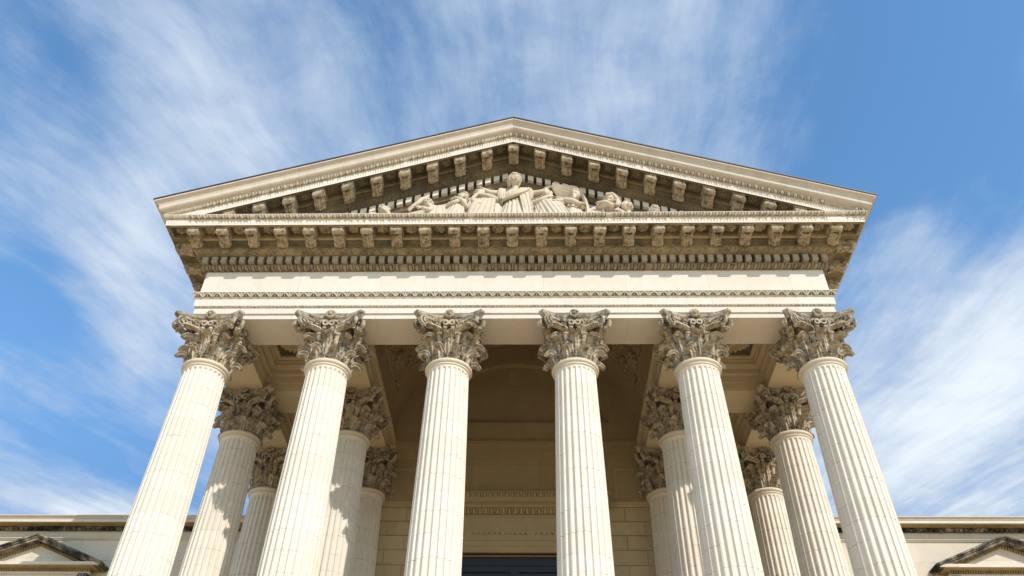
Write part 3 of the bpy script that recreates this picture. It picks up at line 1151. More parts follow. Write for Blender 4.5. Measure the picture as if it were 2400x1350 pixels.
def ribbon(mb, pts, width, thick, axis):
    """flat band through pts, its width along axis"""
    pts = np.asarray(pts)
    T = np.gradient(pts, axis=0)
    T /= np.linalg.norm(T, axis=1)[:, None] + 1e-9
    ax = np.asarray(axis, float)
    rows = []
    n = len(pts)
    width = np.broadcast_to(np.asarray(width, float), (n,))
    thick = np.broadcast_to(np.asarray(thick, float), (n,))
    for i in range(n):
        B = ax - T[i] * T[i].dot(ax)
        B /= np.linalg.norm(B)
        Nn = np.cross(T[i], B)
        w, h = width[i] / 2, thick[i] / 2
        rows.append([pts[i] + B * w + Nn * h, pts[i] + B * w * 0.55 + Nn * h * 0.45, pts[i] - B * w * 0.55 + Nn * h * 0.45, pts[i] - B * w + Nn * h,
                     pts[i] - B * w - Nn * h, pts[i] + B * w - Nn * h])
    b = mb.nv
    mb.grid(np.array(rows), cv=True)
    mb.F.append(tuple(b + i for i in range(6)))
    mb.F.append(tuple(b + (n - 1) * 6 + i for i in range(6))[::-1])


def curve3(pts, n):
    pts = np.asarray(pts, float)
    k = len(pts)
    t = np.linspace(0, k - 1, n)
    i = np.clip(t.astype(int), 0, k - 2)
    f = (t - i)[:, None]
    p0, p1, p2, p3 = pts[np.clip(i - 1, 0, k - 1)], pts[i], pts[i + 1], pts[np.clip(i + 2, 0, k - 1)]
    return 0.5 * (2 * p1 + (p2 - p0) * f + (2 * p0 - 5 * p1 + 4 * p2 - p3) * f ** 2 + (3 * p1 - p0 - 3 * p2 + p3) * f ** 3)


def make_capital():
    mb = MB()
    mb.lathe([(0.40, 12.20)] + [(bell_r(z), z) for z in np.linspace(12.22, 13.22, 14)] + [(0.3, 13.22)], 48)
    for k in range(8):
        a = PI / 4 * k
        acanthus(mb, a + PI / 8, 12.235, 0.245, 0.155, 0.165, 3, 0.74)
        acanthus(mb, a, 12.235, 0.59, 0.150, 0.20, 6, 0.84)
    # upper small leaves that sheathe the stalks
    for k in range(8):
        a = PI / 8 + PI / 4 * k
        pts = [(bell_r(z) + 0.045 + 0.01 * i) for i, z in enumerate((12.55, 12.7, 12.8, 12.86))]
        st_ = [(r * math.cos(a), r * math.sin(a), z) for r, z in zip(pts, (12.55, 12.7, 12.8, 12.86))]
        mb.tube(st_, [0.045, 0.05, 0.06, 0.075], 9)
        st_ = [(0.53 * math.cos(a), 0.53 * math.sin(a), 12.855), (0.535 * math.cos(a), 0.535 * math.sin(a), 12.885)]
        mb.tube(st_, [0.085, 0.08], 10)
    for k in range(4):
        for s in (-1, 1):
            a0 = k * PI / 2 + PI / 4 - s * PI / 8          # stalk angle
            ad = k * PI / 2 + PI / 4 - s * 0.045           # corner direction
            ed = np.array([math.cos(ad), math.sin(ad), 0])
            et = np.array([-math.sin(ad), math.cos(ad), 0])
            cc = ed * 0.875 + np.array([0, 0, 13.10])
            start = np.array([0.52 * math.cos(a0), 0.52 * math.sin(a0), 12.87])
            # rise to the top of the spiral
            topp = cc + np.array([0, 0, 0.130])
            c1 = start + np.array([0, 0, 0.22])
            c2 = topp - ed * 0.26 + np.array([0, 0, 0.0])
            pts = []
            for i in range(12):
                t = i / 12
                pts.append((1 - t) ** 3 * start + 3 * (1 - t) ** 2 * t * c1 + 3 * (1 - t) * t * t * c2 + t ** 3 * topp)
            for i in range(30):
                t = i / 29
                a = PI / 2 - t * 2 * PI * 1.6
                rr = 0.130 * (1 - 0.80 * t)
                pts.append(cc + ed * rr * math.cos(a) + np.array([0, 0, rr * math.sin(a)]) - et * s * 0.035 * t)
            pts = np.array(pts)
            wd = np.r_[np.linspace(0.10, 0.085, 12), np.linspace(0.085, 0.075, 30)]
            ribbon(mb, pts - et * s * 0.055, wd, np.r_[np.full(12, 0.05), np.linspace(0.05, 0.03, 30)], et)
            mb.ball(cc - et * s * 0.10, (0.03, 0.03, 0.03), 7, 5)
            # leaf that supports the volute, its lip curling over
            kp = curve3([start - np.array([0, 0, 0.03]), start + ed * 0.05 + np.array([0, 0, 0.09]), start + (cc - start) * 0.52 + np.array([0, 0, 0.03]),
                         start + (cc - start) * 0.82 + np.array([0, 0, -0.03]), start + (cc - start) * 0.98 + np.array([0, 0, -0.09]),
                         start + (cc - start) * 0.96 + np.array([0, 0, -0.15])], 22)
            ribbon(mb, kp - et * s * 0.05, np.concatenate([np.linspace(0.09, 0.17, 12), np.linspace(0.17, 0.12, 10)]), np.full(22, 0.04), et)
            mb.ball(kp[-4] - et * s * 0.05, (0.06, 0.06, 0.035), 9, 6)
            # inner spiral towards the middle of the face
            af = k * PI / 2 + (PI / 2 if s < 0 else 0)
            ef = np.array([math.cos(af), math.sin(af), 0])
            eg = np.array([-math.sin(af), math.cos(af), 0]) * (1 if s > 0 else -1)
            cc2 = ef * 0.585 + eg * 0.078 + np.array([0, 0, 13.09])
            topp = cc2 + np.array([0, 0, 0.075]) + eg * 0.02
            c1 = start + np.array([0, 0, 0.24])
            c2 = topp + eg * 0.14
            pts = []
            for i in range(10):
                t = i / 10
                pts.append((1 - t) ** 3 * start + 3 * (1 - t) ** 2 * t * c1 + 3 * (1 - t) * t * t * c2 + t ** 3 * topp)
            for i in range(22):
                t = i / 21
                a = PI / 2 + t * 2 * PI * 1.3
                rr = 0.075 * (1 - 0.78 * t)
                pts.append(cc2 - eg * rr * math.cos(a) * -1 + np.array([0, 0, rr * math.sin(a)]) + ef * 0.03 * t)
            ribbon(mb, np.array(pts) + ef * 0.01, 0.10, np.r_[np.full(10, 0.045), np.linspace(0.045, 0.026, 22)], ef)
            mb.ball(cc2 + ef * 0.02 + np.array([0, 0, -0.125]) + eg * 0.01, (0.052, 0.052, 0.045), 8, 6)
            mb.tube([cc2 + ef * 0.0 + eg * 0.02 + np.array([0, 0, -0.2]), cc2 + ef * 0.02 + eg * 0.01 + np.array([0, 0, -0.12])], [0.03, 0.045], 7)
            # foliage under the abacus between the spirals
            for i in range(20):
                t = rnd.random()
                q = cc2 * (1 - t) + (cc + np.array([0, 0, 0.04])) * t
                q = q + ef * rnd.uniform(-0.05, 0.01) + np.array([0, 0, rnd.uniform(-0.02, 0.09)])
                mb.ball(q, (rnd.uniform(.02, .04), rnd.uniform(.02, .04), rnd.uniform(.015, .035)), 6, 5)
            for i in range(6):
                t = rnd.random()
                q = start * (1 - t) + cc2 * t + ef * 0.01 + eg * rnd.uniform(-.03, .08)
                mb.ball(q, (0.025, 0.025, 0.05), 6, 5)
    return mb


def abacus_outline(sc, tooth=0.0):
    pts = []
    n = 40
    for k in range(4):
        a = k * PI / 2
        ca, sa = math.cos(a), math.sin(a)
        for i in range(n + 1):
            x = -0.70 + 1.40 * i / n
            y = -(0.565 + 0.225 * (x / 0.70) ** 2)
            f = sc + (tooth if i % 2 and 0 < i < n else 0)
            pts.append((f * (x * ca - y * sa), f * (x * sa + y * ca)))
    return pts


def make_abacus():
    mb = MB()
    lev = [(0.86, 13.185, 0), (0.905, 13.19, 0), (0.915, 13.225, 0), (0.94, 13.26, 0), (0.98, 13.285, 0), (0.985, 13.296, 0), (1.0, 13.30, -0.014),
           (1.0, 13.335, -0.014), (1.005, 13.340, 0), (1.005, 13.354, 0)]
    P = np.array([[(*p, z) for p in abacus_outline(s, t)] for s, z, t in lev])
    for i in range(1, 5):                       # carved face of the abacus
        for j in range(P.shape[1]):
            k = 1 + rnd.uniform(-0.022, 0.022)
            P[i, j, :2] *= k
    mb.grid(P, cv=True, flip=True)
    n = P.shape[1]
    b = mb.nv - P.shape[0] * n
    mb.F.append(tuple(b + i for i in range(n)))
    mb.F.append(tuple(b + (P.shape[0] - 1) * n + i for i in range(n))[::-1])
    return mb


def make_flower():
    mb = MB()
    for k in range(14):
        a = 2 * PI * k / 14
        mb.ball((0.085 * math.cos(a), -0.0, 0.085 * math.sin(a)), (0.038, 0.06, 0.038), 6, 5)
    mb.ball((0, 0.01, 0), (0.085, 0.05, 0.085), 12, 7)
    for k in range(6):
        a = 2 * PI * k / 6
        mb.ball((0.03 * math.cos(a), -0.05, 0.03 * math.sin(a)), (0.022, 0.02, 0.022), 6, 5)
    mb.ball((0, -0.06, 0), (0.035, 0.03, 0.035), 8, 6)
    mb.tube([(0, 0.02, 0), (0, 0.12, -0.03)], [0.05, 0.04], 8)
    mb.tube([(0, 0.03, -0.05), (0, 0.10, -0.16)], [0.03, 0.025], 7)
    return mb


def column(label, group):
    r = thing('corinthian_column', label, 'column', (0, 0, FLOOR), group)
    dz = -FLOOR
    sh = make_shaft().build('shaft', 'shaft', r, True, 50)
    sh.location.z = dz
    mb = MB()
    mb.lathe([(0.458, 12.098), (0.478, 12.10), (0.478, 12.135), (0.49, 12.14)] +
             [(0.468 + 0.05 * math.cos(a), 12.19 + 0.05 * math.sin(a)) for a in np.linspace(-1.2, 1.57, 10)] + [(0.40, 12.24)], 64)
    o = mb.build('necking', 'ring', r, True, 40)
    o.location.z = dz
    mb = MB()
    prof = [(0.72, 3.502)]
    prof += [(0.66 + 0.085 * math.cos(a), 3.587 + 0.085 * math.sin(a)) for a in np.linspace(-1.4, 1.4, 9)]
    prof += [(0.655, 3.675), (0.62, 3.69), (0.595, 3.72), (0.61, 3.755), (0.625, 3.76)]
    prof += [(0.60 + 0.045 * math.cos(a), 3.805 + 0.045 * math.sin(a)) for a in np.linspace(-1.4, 1.4, 8)]
    prof += [(0.575, 3.852), (0.575, 3.872), (0.50, 3.875)]
    mb.lathe(prof, 56)
    o = mb.build('base', 'ring', r, True, 40)
    o.location.z = dz
    mb = MB()
    mb.box(-0.76, 0.76, -0.76, 0.76, 3.304, 3.502)
    o = mb.build('plinth', 'ring', r)
    o.location.z = dz
    cap = make_capital().build('capital', 'capital', r, True, 60)
    cap.location.z = dz
    make_abacus().build('abacus', 'capital', cap, True, 30)
    f0 = make_flower().build('flower', 'capital', cap, True, 60)
    for k in range(4):
        o = f0 if k == 0 else dup(f0, cap)
        a = k * PI / 2
        o.location = (0.625 * math.sin(a), -0.625 * math.cos(a), 13.345)
        o.rotation_euler = (0, 0, a)
    return r


G1, G2, G3 = 'front row of six columns', 'middle row of porch columns', 'columns against the porch wall'
spots = [
    (XC[0], 0, 'fully sunlit front column at the left corner, open sky on its left', G1),
    (XC[1], 0, 'front column second from the left, under the left coffered ceiling bay', G1),
    (XC[2], 0, 'front column standing just left of the dark blue doorway', G1),
    (XC[3], 0, 'front column standing just right of the dark blue doorway', G1),
    (XC[4], 0, 'front column second from the right, its flutes shaded on the left', G1),
    (XC[5], 0, 'front column at the right corner below the hanging wire', G1),
    (XC[0], Y2, 'shadowed column right behind the left corner column, jagged sun patch on its shaft', G2),
    (XC[1], Y2, 'shaded column mostly hidden behind the front column second from left', G2),
    (XC[4], Y2, 'half shaded column mostly hidden behind the front column second from right', G2),
    (XC[5], Y2, 'sunlit column directly behind the right corner column, capital mostly shaded', G2),
    (XC[0], Y3, 'small looking shaded column against the wall at the left end of the porch', G3),
    (XC[1], Y3, 'shaded column against the wall left of the doorway, brown capital beside the blocks', G3),
    (XC[4], Y3, 'shaded column against the wall right of the doorway, brown capital beside the blocks', G3),
    (XC[5], Y3, 'rearmost sunlit column against the wall at the right end of the porch', G3),
]
col0 = column(spots[0][2], G1)
for i, (x, y, lab, grp) in enumerate(spots):
    c = col0 if i == 0 else dup(col0)
    c.location = (x, y, FLOOR)
    c.rotation_euler = (0, 0, 0)
    c['label'] = lab
    c['group'] = grp

# ================================================================== ENTRANCE WALL
ew = thing('entrance_wall', 'shaded rear wall of the porch with block courses and carved door cornice', 'wall')
mb = MB()
DW, DT = 1.86, 10.76
mb.quad((-7.2, YW, FLOOR), (-DW, YW, FLOOR), (-DW, YW, 12.12), (-7.2, YW, 12.12))
mb.quad((DW, YW, FLOOR), (7.2, YW, FLOOR), (7.2, YW, 12.12), (DW, YW, 12.12))
mb.quad((-DW, YW, DT), (DW, YW, DT), (DW, YW, 12.12), (-DW, YW, 12.12))
for s in (-1, 1):
    q = [(s * DW, YW, FLOOR), (s * DW, YW + 0.5, FLOOR), (s * DW, YW + 0.5, DT), (s * DW, YW, DT)]
    mb.quad(*q)
mb.quad((-DW, YW, DT), (-DW, YW + 0.5, DT), (DW, YW + 0.5, DT), (DW, YW, DT))
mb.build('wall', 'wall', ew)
mb = MB()
# smooth panel zone above the string course, then the inner architrave and the arched field
mb.quad((-7.2, YW, 12.12), (7.2, YW, 12.12), (7.2, YW, 13.37), (-7.2, YW, 13.37))
for s in (-1, 1):
    xa, xb = sorted((s * 4.41, s * 7.2))
    mb.quad((xa, YW, 13.37), (xb, YW, 13.37), (xb, YW, 14.35), (xa, YW, 14.35))
for z0, z1, p in ((13.37, 13.545, 0.03), (13.545, 13.72, 0.05), (13.72, 13.93, 0.07)):
    mb.box(-4.4, 4.4, YW - p, YW + 0.1, z0, z1)
mb.box(-4.4, 4.4, YW - 0.10, YW + 0.1, 13.93, 13.975)
mb.box(-4.4, 4.4, YW - 0.14, YW + 0.1, 13.975, 14.075)
# tympanum of the vault with a sunk arched field
RP, ZP = 2.80, 14.77
aa = np.linspace(math.asin((ZP - VZ) / RP), PI - math.asin((ZP - VZ) / RP), 33)
inner = [(-RP * math.cos(a), VZ + RP * math.sin(a)) for a in aa]
outer = [(-(RV + 0.04) * math.cos(a), VZ + (RV + 0.04) * math.sin(a)) for a in np.linspace(0.12, PI - 0.12, 33)]
rows = [[(x, YW - 0.02, z) for x, z in (o, i)] for o, i in zip(outer, inner)]
mb.grid(np.array(rows), flip=True)
rows = [[(x, y, z) for y in (YW - 0.02, YW + 0.16)] for x, z in inner]
mb.grid(np.array(rows), flip=True)
mb.poly([(x, YW + 0.16, z) for x, z in inner][::-1])
mb.poly([(outer[0][0], YW - 0.02, outer[0][1]), (-3.7, YW - 0.02, 14.0), (3.7, YW - 0.02, 14.0), (outer[-1][0], YW - 0.02, outer[-1][1]), (inner[-1][0], YW - 0.02, inner[-1][1]), (inner[0][0], YW - 0.02, inner[0][1])])
mb.quad((inner[0][0], YW - 0.02, ZP), (inner[-1][0], YW - 0.02, ZP), (inner[-1][0], YW + 0.16, ZP), (inner[0][0], YW + 0.16, ZP))
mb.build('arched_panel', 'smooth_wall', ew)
for s in (-1, 1):
    mb = MB()
    xa, xb = sorted((s * 2.35, s * 7.2))
    mb.box(xa, xb, YW - 0.09, YW + 0.05, 12.13, 12.20)
    mb.box(xa, xb, YW - 0.05, YW + 0.05, 12.06, 12.13)
    # sunk frames of the side panels
    for (u0, u1, v0, v1) in ((2.75, 2.79, 12.35, 13.2), (3.42, 3.46, 12.35, 13.2), (2.75, 3.46, 13.2, 13.24)):
        xa, xb = sorted((s * u0, s * u1))
        mb.box(xa, xb, YW - 0.018, YW + 0.02, v0, v1)
    mb.build('string_course', 'wall', ew)
# rusticated block courses: raised blocks with sunk joints
zj = [FLOOR] + [12.05 - 0.405 * k for k in range(21, -1, -1)]
for s in (-1, 1):
    mb = MB()
    for r_, (z0, z1) in enumerate(zip(zj[:-1], zj[1:])):
        x = 2.33
        first = True
        while x < 7.1:
            w = (0.62 if r_ % 2 else 1.12) if first else 1.18
            first = False
            x1 = min(x + w, 7.1)
            xa, xb = sorted((s * (x + 0.011), s * (x1 - 0.011)))
            mb.box(xa, xb, YW - 0.028, YW + 0.01, z0 + 0.012, z1 - 0.012)
            x = x1
    mb.build('block_courses', 'wall', ew)
# door case: architrave, frieze and cornice
dc = MB()
for p, a, b, z in ((0.08, 0.0, 0.16, 10.76), (0.11, 0.16, 0.30, 10.92), (0.14, 0.30, 0.44, 11.05)):
    for s in (-1, 1):
        xa, xb = sorted((s * (DW + a), s * (DW + b)))
        dc.box(xa, xb, YW - p, YW + 0.1, FLOOR, 10.76 + b)
    dc.box(-DW - a, DW + a, YW - p, YW + 0.1, 10.76 + a, 10.76 + b)
dc.box(-2.3, 2.3, YW - 0.16, YW + 0.1, 11.30, 11.345)
dc.box(-2.25, 2.25, YW - 0.13, YW + 0.1, 11.345, 11.78)
dc.box(-2.40, 2.40, YW - 0.32, YW + 0.1, 11.93, 12.0)
dc.box(-2.52, 2.52, YW - 0.50, YW + 0.1, 12.0, 12.125)
dc.box(-2.58, 2.58, YW - 0.56, YW + 0.1, 12.22, 12.25)
case = dc.build('door_case', 'smooth_wall', ew)
mb = MB()


def wallmap(Y):
    return lambda X, p, z: (X, Y - p, z)


band(mb, [(0.14, 11.2), (0.155, 11.30)], 0.14, h_leaf, 0.03, 10, 6, mapf=wallmap(YW), x0=-2.28, x1=2.28)
band(mb, [(0.14, 11.78), (0.20, 11.81), (0.24, 11.93)], 0.16, h_egg, 0.035, 10, 7, mapf=wallmap(YW), x0=-2.30, x1=2.30)
band(mb, [(0.50, 12.125), (0.54, 12.15), (0.555, 12.22)], 0.15, h_egg, 0.035, 10, 7, mapf=wallmap(YW), x0=-2.55, x1=2.55)
for s in (-1, 1):
    xa, xb = sorted((s * 2.0, s * 2.24))
    mb.box(xa, xb, YW - 0.42, YW, 11.35, 11.93)
mb.build('carved_course', 'smooth_wall', case)
dr = MB()
dr.box(-DW, DW, YW + 0.30, YW + 0.42, FLOOR, DT)
door = dr.build('door', 'door', ew)
mb = MB()
yf = YW + 0.30
mb.box(-DW + 0.002, DW - 0.002, yf - 0.10, yf + 0.01, 10.52, DT - 0.003)
for s in (-1, 1):
    xa, xb = sorted((s * (DW - 0.30), s * (DW - 0.003)))
    mb.box(xa, xb, yf - 0.10, yf + 0.01, FLOOR + 0.01, 10.518)
mb.box(-DW + 0.302, DW - 0.302, yf - 0.07, yf + 0.01, 10.36, 10.516)
mb.box(-0.11, 0.11, yf - 0.07, yf + 0.01, FLOOR + 0.01, 10.357)
for s in (-1, 1):
    for z0, z1 in ((4.0, 5.9), (6.2, 8.9), (9.2, 10.1)):
        xa, xb = sorted((s * 0.28, s * 1.40))
        for (a, b, c, d) in ((xa, xb, z0, z0 + 0.06), (xa, xb, z1 - 0.06, z1), (xa, xa + 0.06, z0 + 0.062, z1 - 0.062), (xb - 0.06, xb, z0 + 0.062, z1 - 0.062)):
            mb.box(a, b, yf - 0.035, yf + 0.005, c, d)
mb.build('door_frame', 'door', door)


# ================================================================== WINGS
def wing(s, label):
    w = thing('side_wing', label, 'building', (0, 0, 0), 'low wings beside the portico')
    xa, xb = sorted((s * 7.22, s * 30.0))
    CX = s * 12.53
    mb = MB()
    # wall with a window opening
    wl, wr, wz = CX - 0.95, CX + 0.95, 9.55
    mb.quad((xa, YW, 0), (wl, YW, 0), (wl, YW, 11.22), (xa, YW, 11.22))
    mb.quad((wr, YW, 0), (xb, YW, 0), (xb, YW, 11.22), (wr, YW, 11.22))
    mb.quad((wl, YW, wz), (wr, YW, wz), (wr, YW, 11.22), (wl, YW, 11.22))
    mb.quad((wl, YW, 0), (wr, YW, 0), (wr, YW, 5.6), (wl, YW, 5.6))
    for x in (wl, wr):
        mb.quad((x, YW, 5.6), (x, YW + 0.4, 5.6), (x, YW + 0.4, wz), (x, YW, wz))
    mb.quad((wl, YW, wz), (wl, YW + 0.4, wz), (wr, YW + 0.4, wz), (wr, YW, wz))
    mb.quad((xa, YW, 11.22), (xb, YW, 11.22), (xb, YW, 11.5), (xa, YW, 11.5))
    mb.box(xa, xb, YW + 0.5, YW + 12, 0.004, 11.3)
    mb.build('wall', 'wing', w)
    mb = MB()
    mb.box(xa, xb, YW - 0.06, YW + 0.03, 11.13, 11.165)
    mb.box(xa, xb, YW - 0.035, YW + 0.03, 11.10, 11.13)
    mb.box(xa, xb, YW - 0.03, YW + 0.03, 11.165, 11.335)
    mb.box(xa, xb, YW - 0.385, YW + 0.03, 11.44, 11.52)
    ct = mb.build('cornice', 'wing', w)
    mb = MB()
    pr = [(0.395, 11.522), (0.40, 11.55), (0.43, 11.575), (0.45, 11.585), (0.45, 11.605), (0.0, 11.62)]
    for (p0, z0), (p1, z1) in zip(pr[:-1], pr[1:]):
        mb.quad((xa, YW - p0, z0), (xb, YW - p0, z0), (xb, YW - p1, z1), (xa, YW - p1, z1))
    mb.box(xa, xb, YW - 0.05, YW + 11, 11.60, 11.625)
    mb.build('gutter_moulding', 'sima', ct)
    mb = MB()
    mb.box(xa, xb, YW - 0.372, YW - 0.13, 11.425, 11.438)
    mb.build('soffit', 'ochre', ct)
    mb = MB()
    band(mb, [(0.06, 11.335), (0.10, 11.345), (0.135, 11.38), (0.15, 11.425)], 0.13, h_egg, 0.03, 8, 7, mapf=wallmap(YW), x0=xa, x1=s * 20 if s > 0 else xb)\
        if s > 0 else band(mb, [(0.06, 11.335), (0.10, 11.345), (0.135, 11.38), (0.15, 11.425)], 0.13, h_egg, 0.03, 8, 7, mapf=wallmap(YW), x0=-20.0, x1=xb)
    mb.build('egg_course', 'wing_dirty', ct)
    # pedimented window
    win = MB()
    win.box(CX - 1.52, CX + 1.52, YW - 0.20, YW + 0.02, 9.55, 10.08)
    for q in (-1, 1):
        a, b = sorted((CX + q * 0.96, CX + q * 1.28))
        win.box(a, b, YW - 0.12, YW + 0.02, 5.2, 9.55)
    win.box(CX - 1.5, CX + 1.5, YW - 0.22, YW + 0.02, 5.2, 5.6)
    wi = win.build('window', 'wing', w)
    mb = MB()
    mb.quad((wl, YW + 0.25, 5.6), (wr, YW + 0.25, 5.6), (wr, YW + 0.25, wz), (wl, YW + 0.25, wz))
    for x in (CX - 0.03, wl + 0.02, wr - 0.08):
        mb.box(x, x + 0.06, YW + 0.2, YW + 0.26, 5.6, wz)
    for z in (6.8, 8.0, 9.0):
        mb.box(wl, wr, YW + 0.205, YW + 0.255, z, z + 0.05)
    mb.build('pane', 'glass', wi)
    # pediment: horizontal cornice, field and raking cornice
    HW, RZ, AP = 1.96, 10.31, 11.075
    mb = MB()
    mb.box(CX - HW + 0.10, CX + HW - 0.10, YW - 0.44, YW + 0.02, 10.245, 10.325)
    mb.box(CX - 1.60, CX + 1.60, YW - 0.24, YW + 0.02, 10.08, 10.14)
    mb.prism([(CX - 1.7, 10.32), (CX + 1.7, 10.32), (CX, 10.98)], YW - 0.16, YW + 0.02)
    pd = mb.build('window_pediment', 'wing', w)
    mb = MB()
    sl_ = (AP - RZ) / HW
    for p, t0, t1 in ((0.50, 0.0, -0.045), (0.46, -0.045, -0.085), (0.42, -0.085, -0.15)):
        hw = HW - (0.5 - p)
        out = [(CX - hw, RZ + t1 + 0.0 + sl_ * (HW - hw)), (CX, AP + t1), (CX + hw, RZ + t1 + sl_ * (HW - hw)),
               (CX + hw, RZ + t0 + sl_ * (HW - hw)), (CX, AP + t0), (CX - hw, RZ + t0 + sl_ * (HW - hw))]
        n = 6
        V = [(x, YW - p, z) for x, z in out] + [(x, YW + 0.02, z) for x, z in out]
        F = [(0, 1, 4, 5), (1, 2, 3, 4), (6, 11, 10, 7), (7, 10, 9, 8)] + [(i, i + n, (i + 1) % n + n, (i + 1) % n) for i in range(n)]
        mb.add(V, F)
    mb.build('raking_cornice', 'wing_dirty', pd)
    mb = MB()
    mb.box(CX - 1.75, CX + 1.75, YW - 0.40, YW + 0.02, 10.215, 10.243)
    x = CX - 1.60
    while x < CX + 1.60:
        mb.box(x, x + 0.032, YW - 0.28, YW - 0.2, 10.145, 10.213)
        x += 0.062
    mb.box(CX - 1.58, CX + 1.58, YW - 0.22, YW + 0.02, 10.142, 10.212)
    k = 0
    for q in (-1, 1):
        for i in range(25):
            xx = CX + q * (0.04 + i * 0.062)
            zz = AP - 0.155 - sl_ * abs(xx - CX)
            mb.box(xx - 0.017, xx + 0.017, YW - 0.24, YW - 0.15, zz - 0.062, zz - 0.005)
    mb.build('dentils', 'ochre', pd)
    # scrolled side brackets below the pediment ends
    mb = MB()
    for q in (-1, 1):
        a, b = sorted((CX + q * 1.34, CX + q * 1.58))
        mb.prism([(a, 9.2), (b, 9.35), (b, 10.08), (a, 10.08)], YW - 0.30, YW - 0.01)
    mb.build('bracket', 'wing_dirty', pd)
    return w


wing(-1, 'low pale stone wing left of the portico, partly in the portico shadow')
wing(1, 'fully sunlit low stone wing right of the portico with dark streaked cornice')

# ================================================================== WIRE
mb = MB()
mb.tube([(6.985, -1.38, 15.447), (7.10, -1.02, 15.19), (7.23, -0.68, 14.95), (7.37, -0.34, 14.73), (7.50, -0.02, 14.53)], [0.007] * 5, 6)
wire = mb.build('wire', 'cable')
tag(wire, 'thin dark wire hanging from the right corner of the cornice', 'wire')

# ================================================================== STATUES IN THE PEDIMENT
def rotm(yaw, pitch, roll):
    cy, sy = math.cos(yaw), math.sin(yaw)
    cp, sp = math.cos(pitch), math.sin(pitch)
    cr, sr = math.cos(roll), math.sin(roll)
    Z = np.array([[cy, -sy, 0], [sy, cy, 0], [0, 0, 1]])
    X = np.array([[1, 0, 0], [0, cp, -sp], [0, sp, cp]])
    Y = np.array([[cr, 0, sr], [0, 1, 0], [-sr, 0, cr]])
    return Z @ Y @ X


def head_shape(D):
    x, y, z = D[..., 0], D[..., 1], D[..., 2]
    f = (y < 0) * 1.0
    X = x * 0.76 * (1 - 0.30 * np.clip(-z, 0, 1) ** 1.3)
    Yv = y * np.where(y < 0, 0.86, 0.98) * (1 - 0.22 * np.clip(-z, 0, 1) * (y > 0))
    g = lambda a, s: np.exp(-(a / s) ** 2)
    push = np.zeros_like(x)
    push -= 0.20 * (g(x - 0.30, 0.17) + g(x + 0.30, 0.17)) * g(z - 0.06, 0.12)
    push += 0.09 * (g(x - 0.29, 0.10) + g(x + 0.29, 0.10)) * g(z - 0.05, 0.06)      # eyeballs
    push += 0.09 * g(z - 0.22, 0.09) * g(x, 0.45)
    nose = np.clip((0.16 - z) / 0.40, 0, 1) * (z > -0.27)
    push += 0.33 * nose * g(x, 0.10 + 0.05 * nose)
    push -= 0.11 * g(z + 0.50, 0.045) * g(x, 0.24)
    push += 0.06 * (g(z + 0.43, 0.06) + g(z + 0.57, 0.06)) * g(x, 0.20)
    push += 0.09 * g(z + 0.82, 0.16) * g(x, 0.22)
    Yv = Yv - push * f
    return np.stack([X, Yv, z], -1)


def hand(mb, wrist, tip, up, size=0.13, curl=0.5, thumb=1):
    """palm, four fingers of unequal length and a thumb"""
    wrist, tip, up = (np.asarray(v, float) for v in (wrist, tip, up))
    d = tip - wrist
    d /= np.linalg.norm(d)
    s = np.cross(d, up)
    s /= np.linalg.norm(s)
    n = np.cross(s, d)
    pc = wrist + d * size * 0.45
    mb.ball(pc, (size * 0.42, size * 0.42, size * 0.2), 10, 7, R=np.stack([d, s, n], 1))
    for k, ln in enumerate((0.40, 0.47, 0.44, 0.34)):
        o = wrist + d * size * 0.75 + s * size * (k - 1.5) * 0.2
        p1 = o + d * size * ln * 0.5 - n * size * 0.05
        p2 = p1 + (d * math.cos(curl) - n * math.sin(curl)) * size * ln * 0.55
        p3 = p2 + (d * math.cos(curl * 1.9) - n * math.sin(curl * 1.9)) * size * ln * 0.35
        mb.tube([o, p1, p2, p3], [0.0165, 0.0155, 0.0145, 0.012], 7)
    o = wrist + d * size * 0.3 + s * thumb * size * 0.3
    mb.tube([o, o + (d * 0.5 + s * thumb * 0.6 - n * 0.2) * size * 0.32, o + (d * 1.0 + s * thumb * 0.7 - n * 0.5) * size * 0.5], [0.02, 0.017, 0.013], 7)


def remeshed(mb, name, parent, voxel=0.0095):
    o = mb.build(name, 'statue')
    m = o.modifiers.new('r', 'REMESH')
    m.mode = 'VOXEL'
    m.voxel_size = voxel
    m2 = o.modifiers.new('s', 'SMOOTH')
    m2.factor = 0.5
    m2.iterations = 1
    dg = bpy.context.evaluated_depsgraph_get()
    me = bpy.data.meshes.new_from_object(o.evaluated_get(dg))
    old = o.data
    o.modifiers.clear()
    o.data = me
    bpy.data.meshes.remove(old)
    me.name = name
    me.shade_smooth()
    if parent is not None:
        o.parent = parent
    return o


def curve(pts, n):
    pts = np.asarray(pts, float)
    k = len(pts)
    t = np.linspace(0, k - 1, n)
    i = np.clip(t.astype(int), 0, k - 2)
    f = (t - i)[:, None]
    p0, p1, p2, p3 = pts[np.clip(i - 1, 0, k - 1)], pts[i], pts[i + 1], pts[np.clip(i + 2, 0, k - 1)]
    return 0.5 * (2 * p1 + (p2 - p0) * f + (2 * p0 - 5 * p1 + 4 * p2 - p3) * f ** 2 + (3 * p1 - p0 - 3 * p2 + p3) * f ** 3)


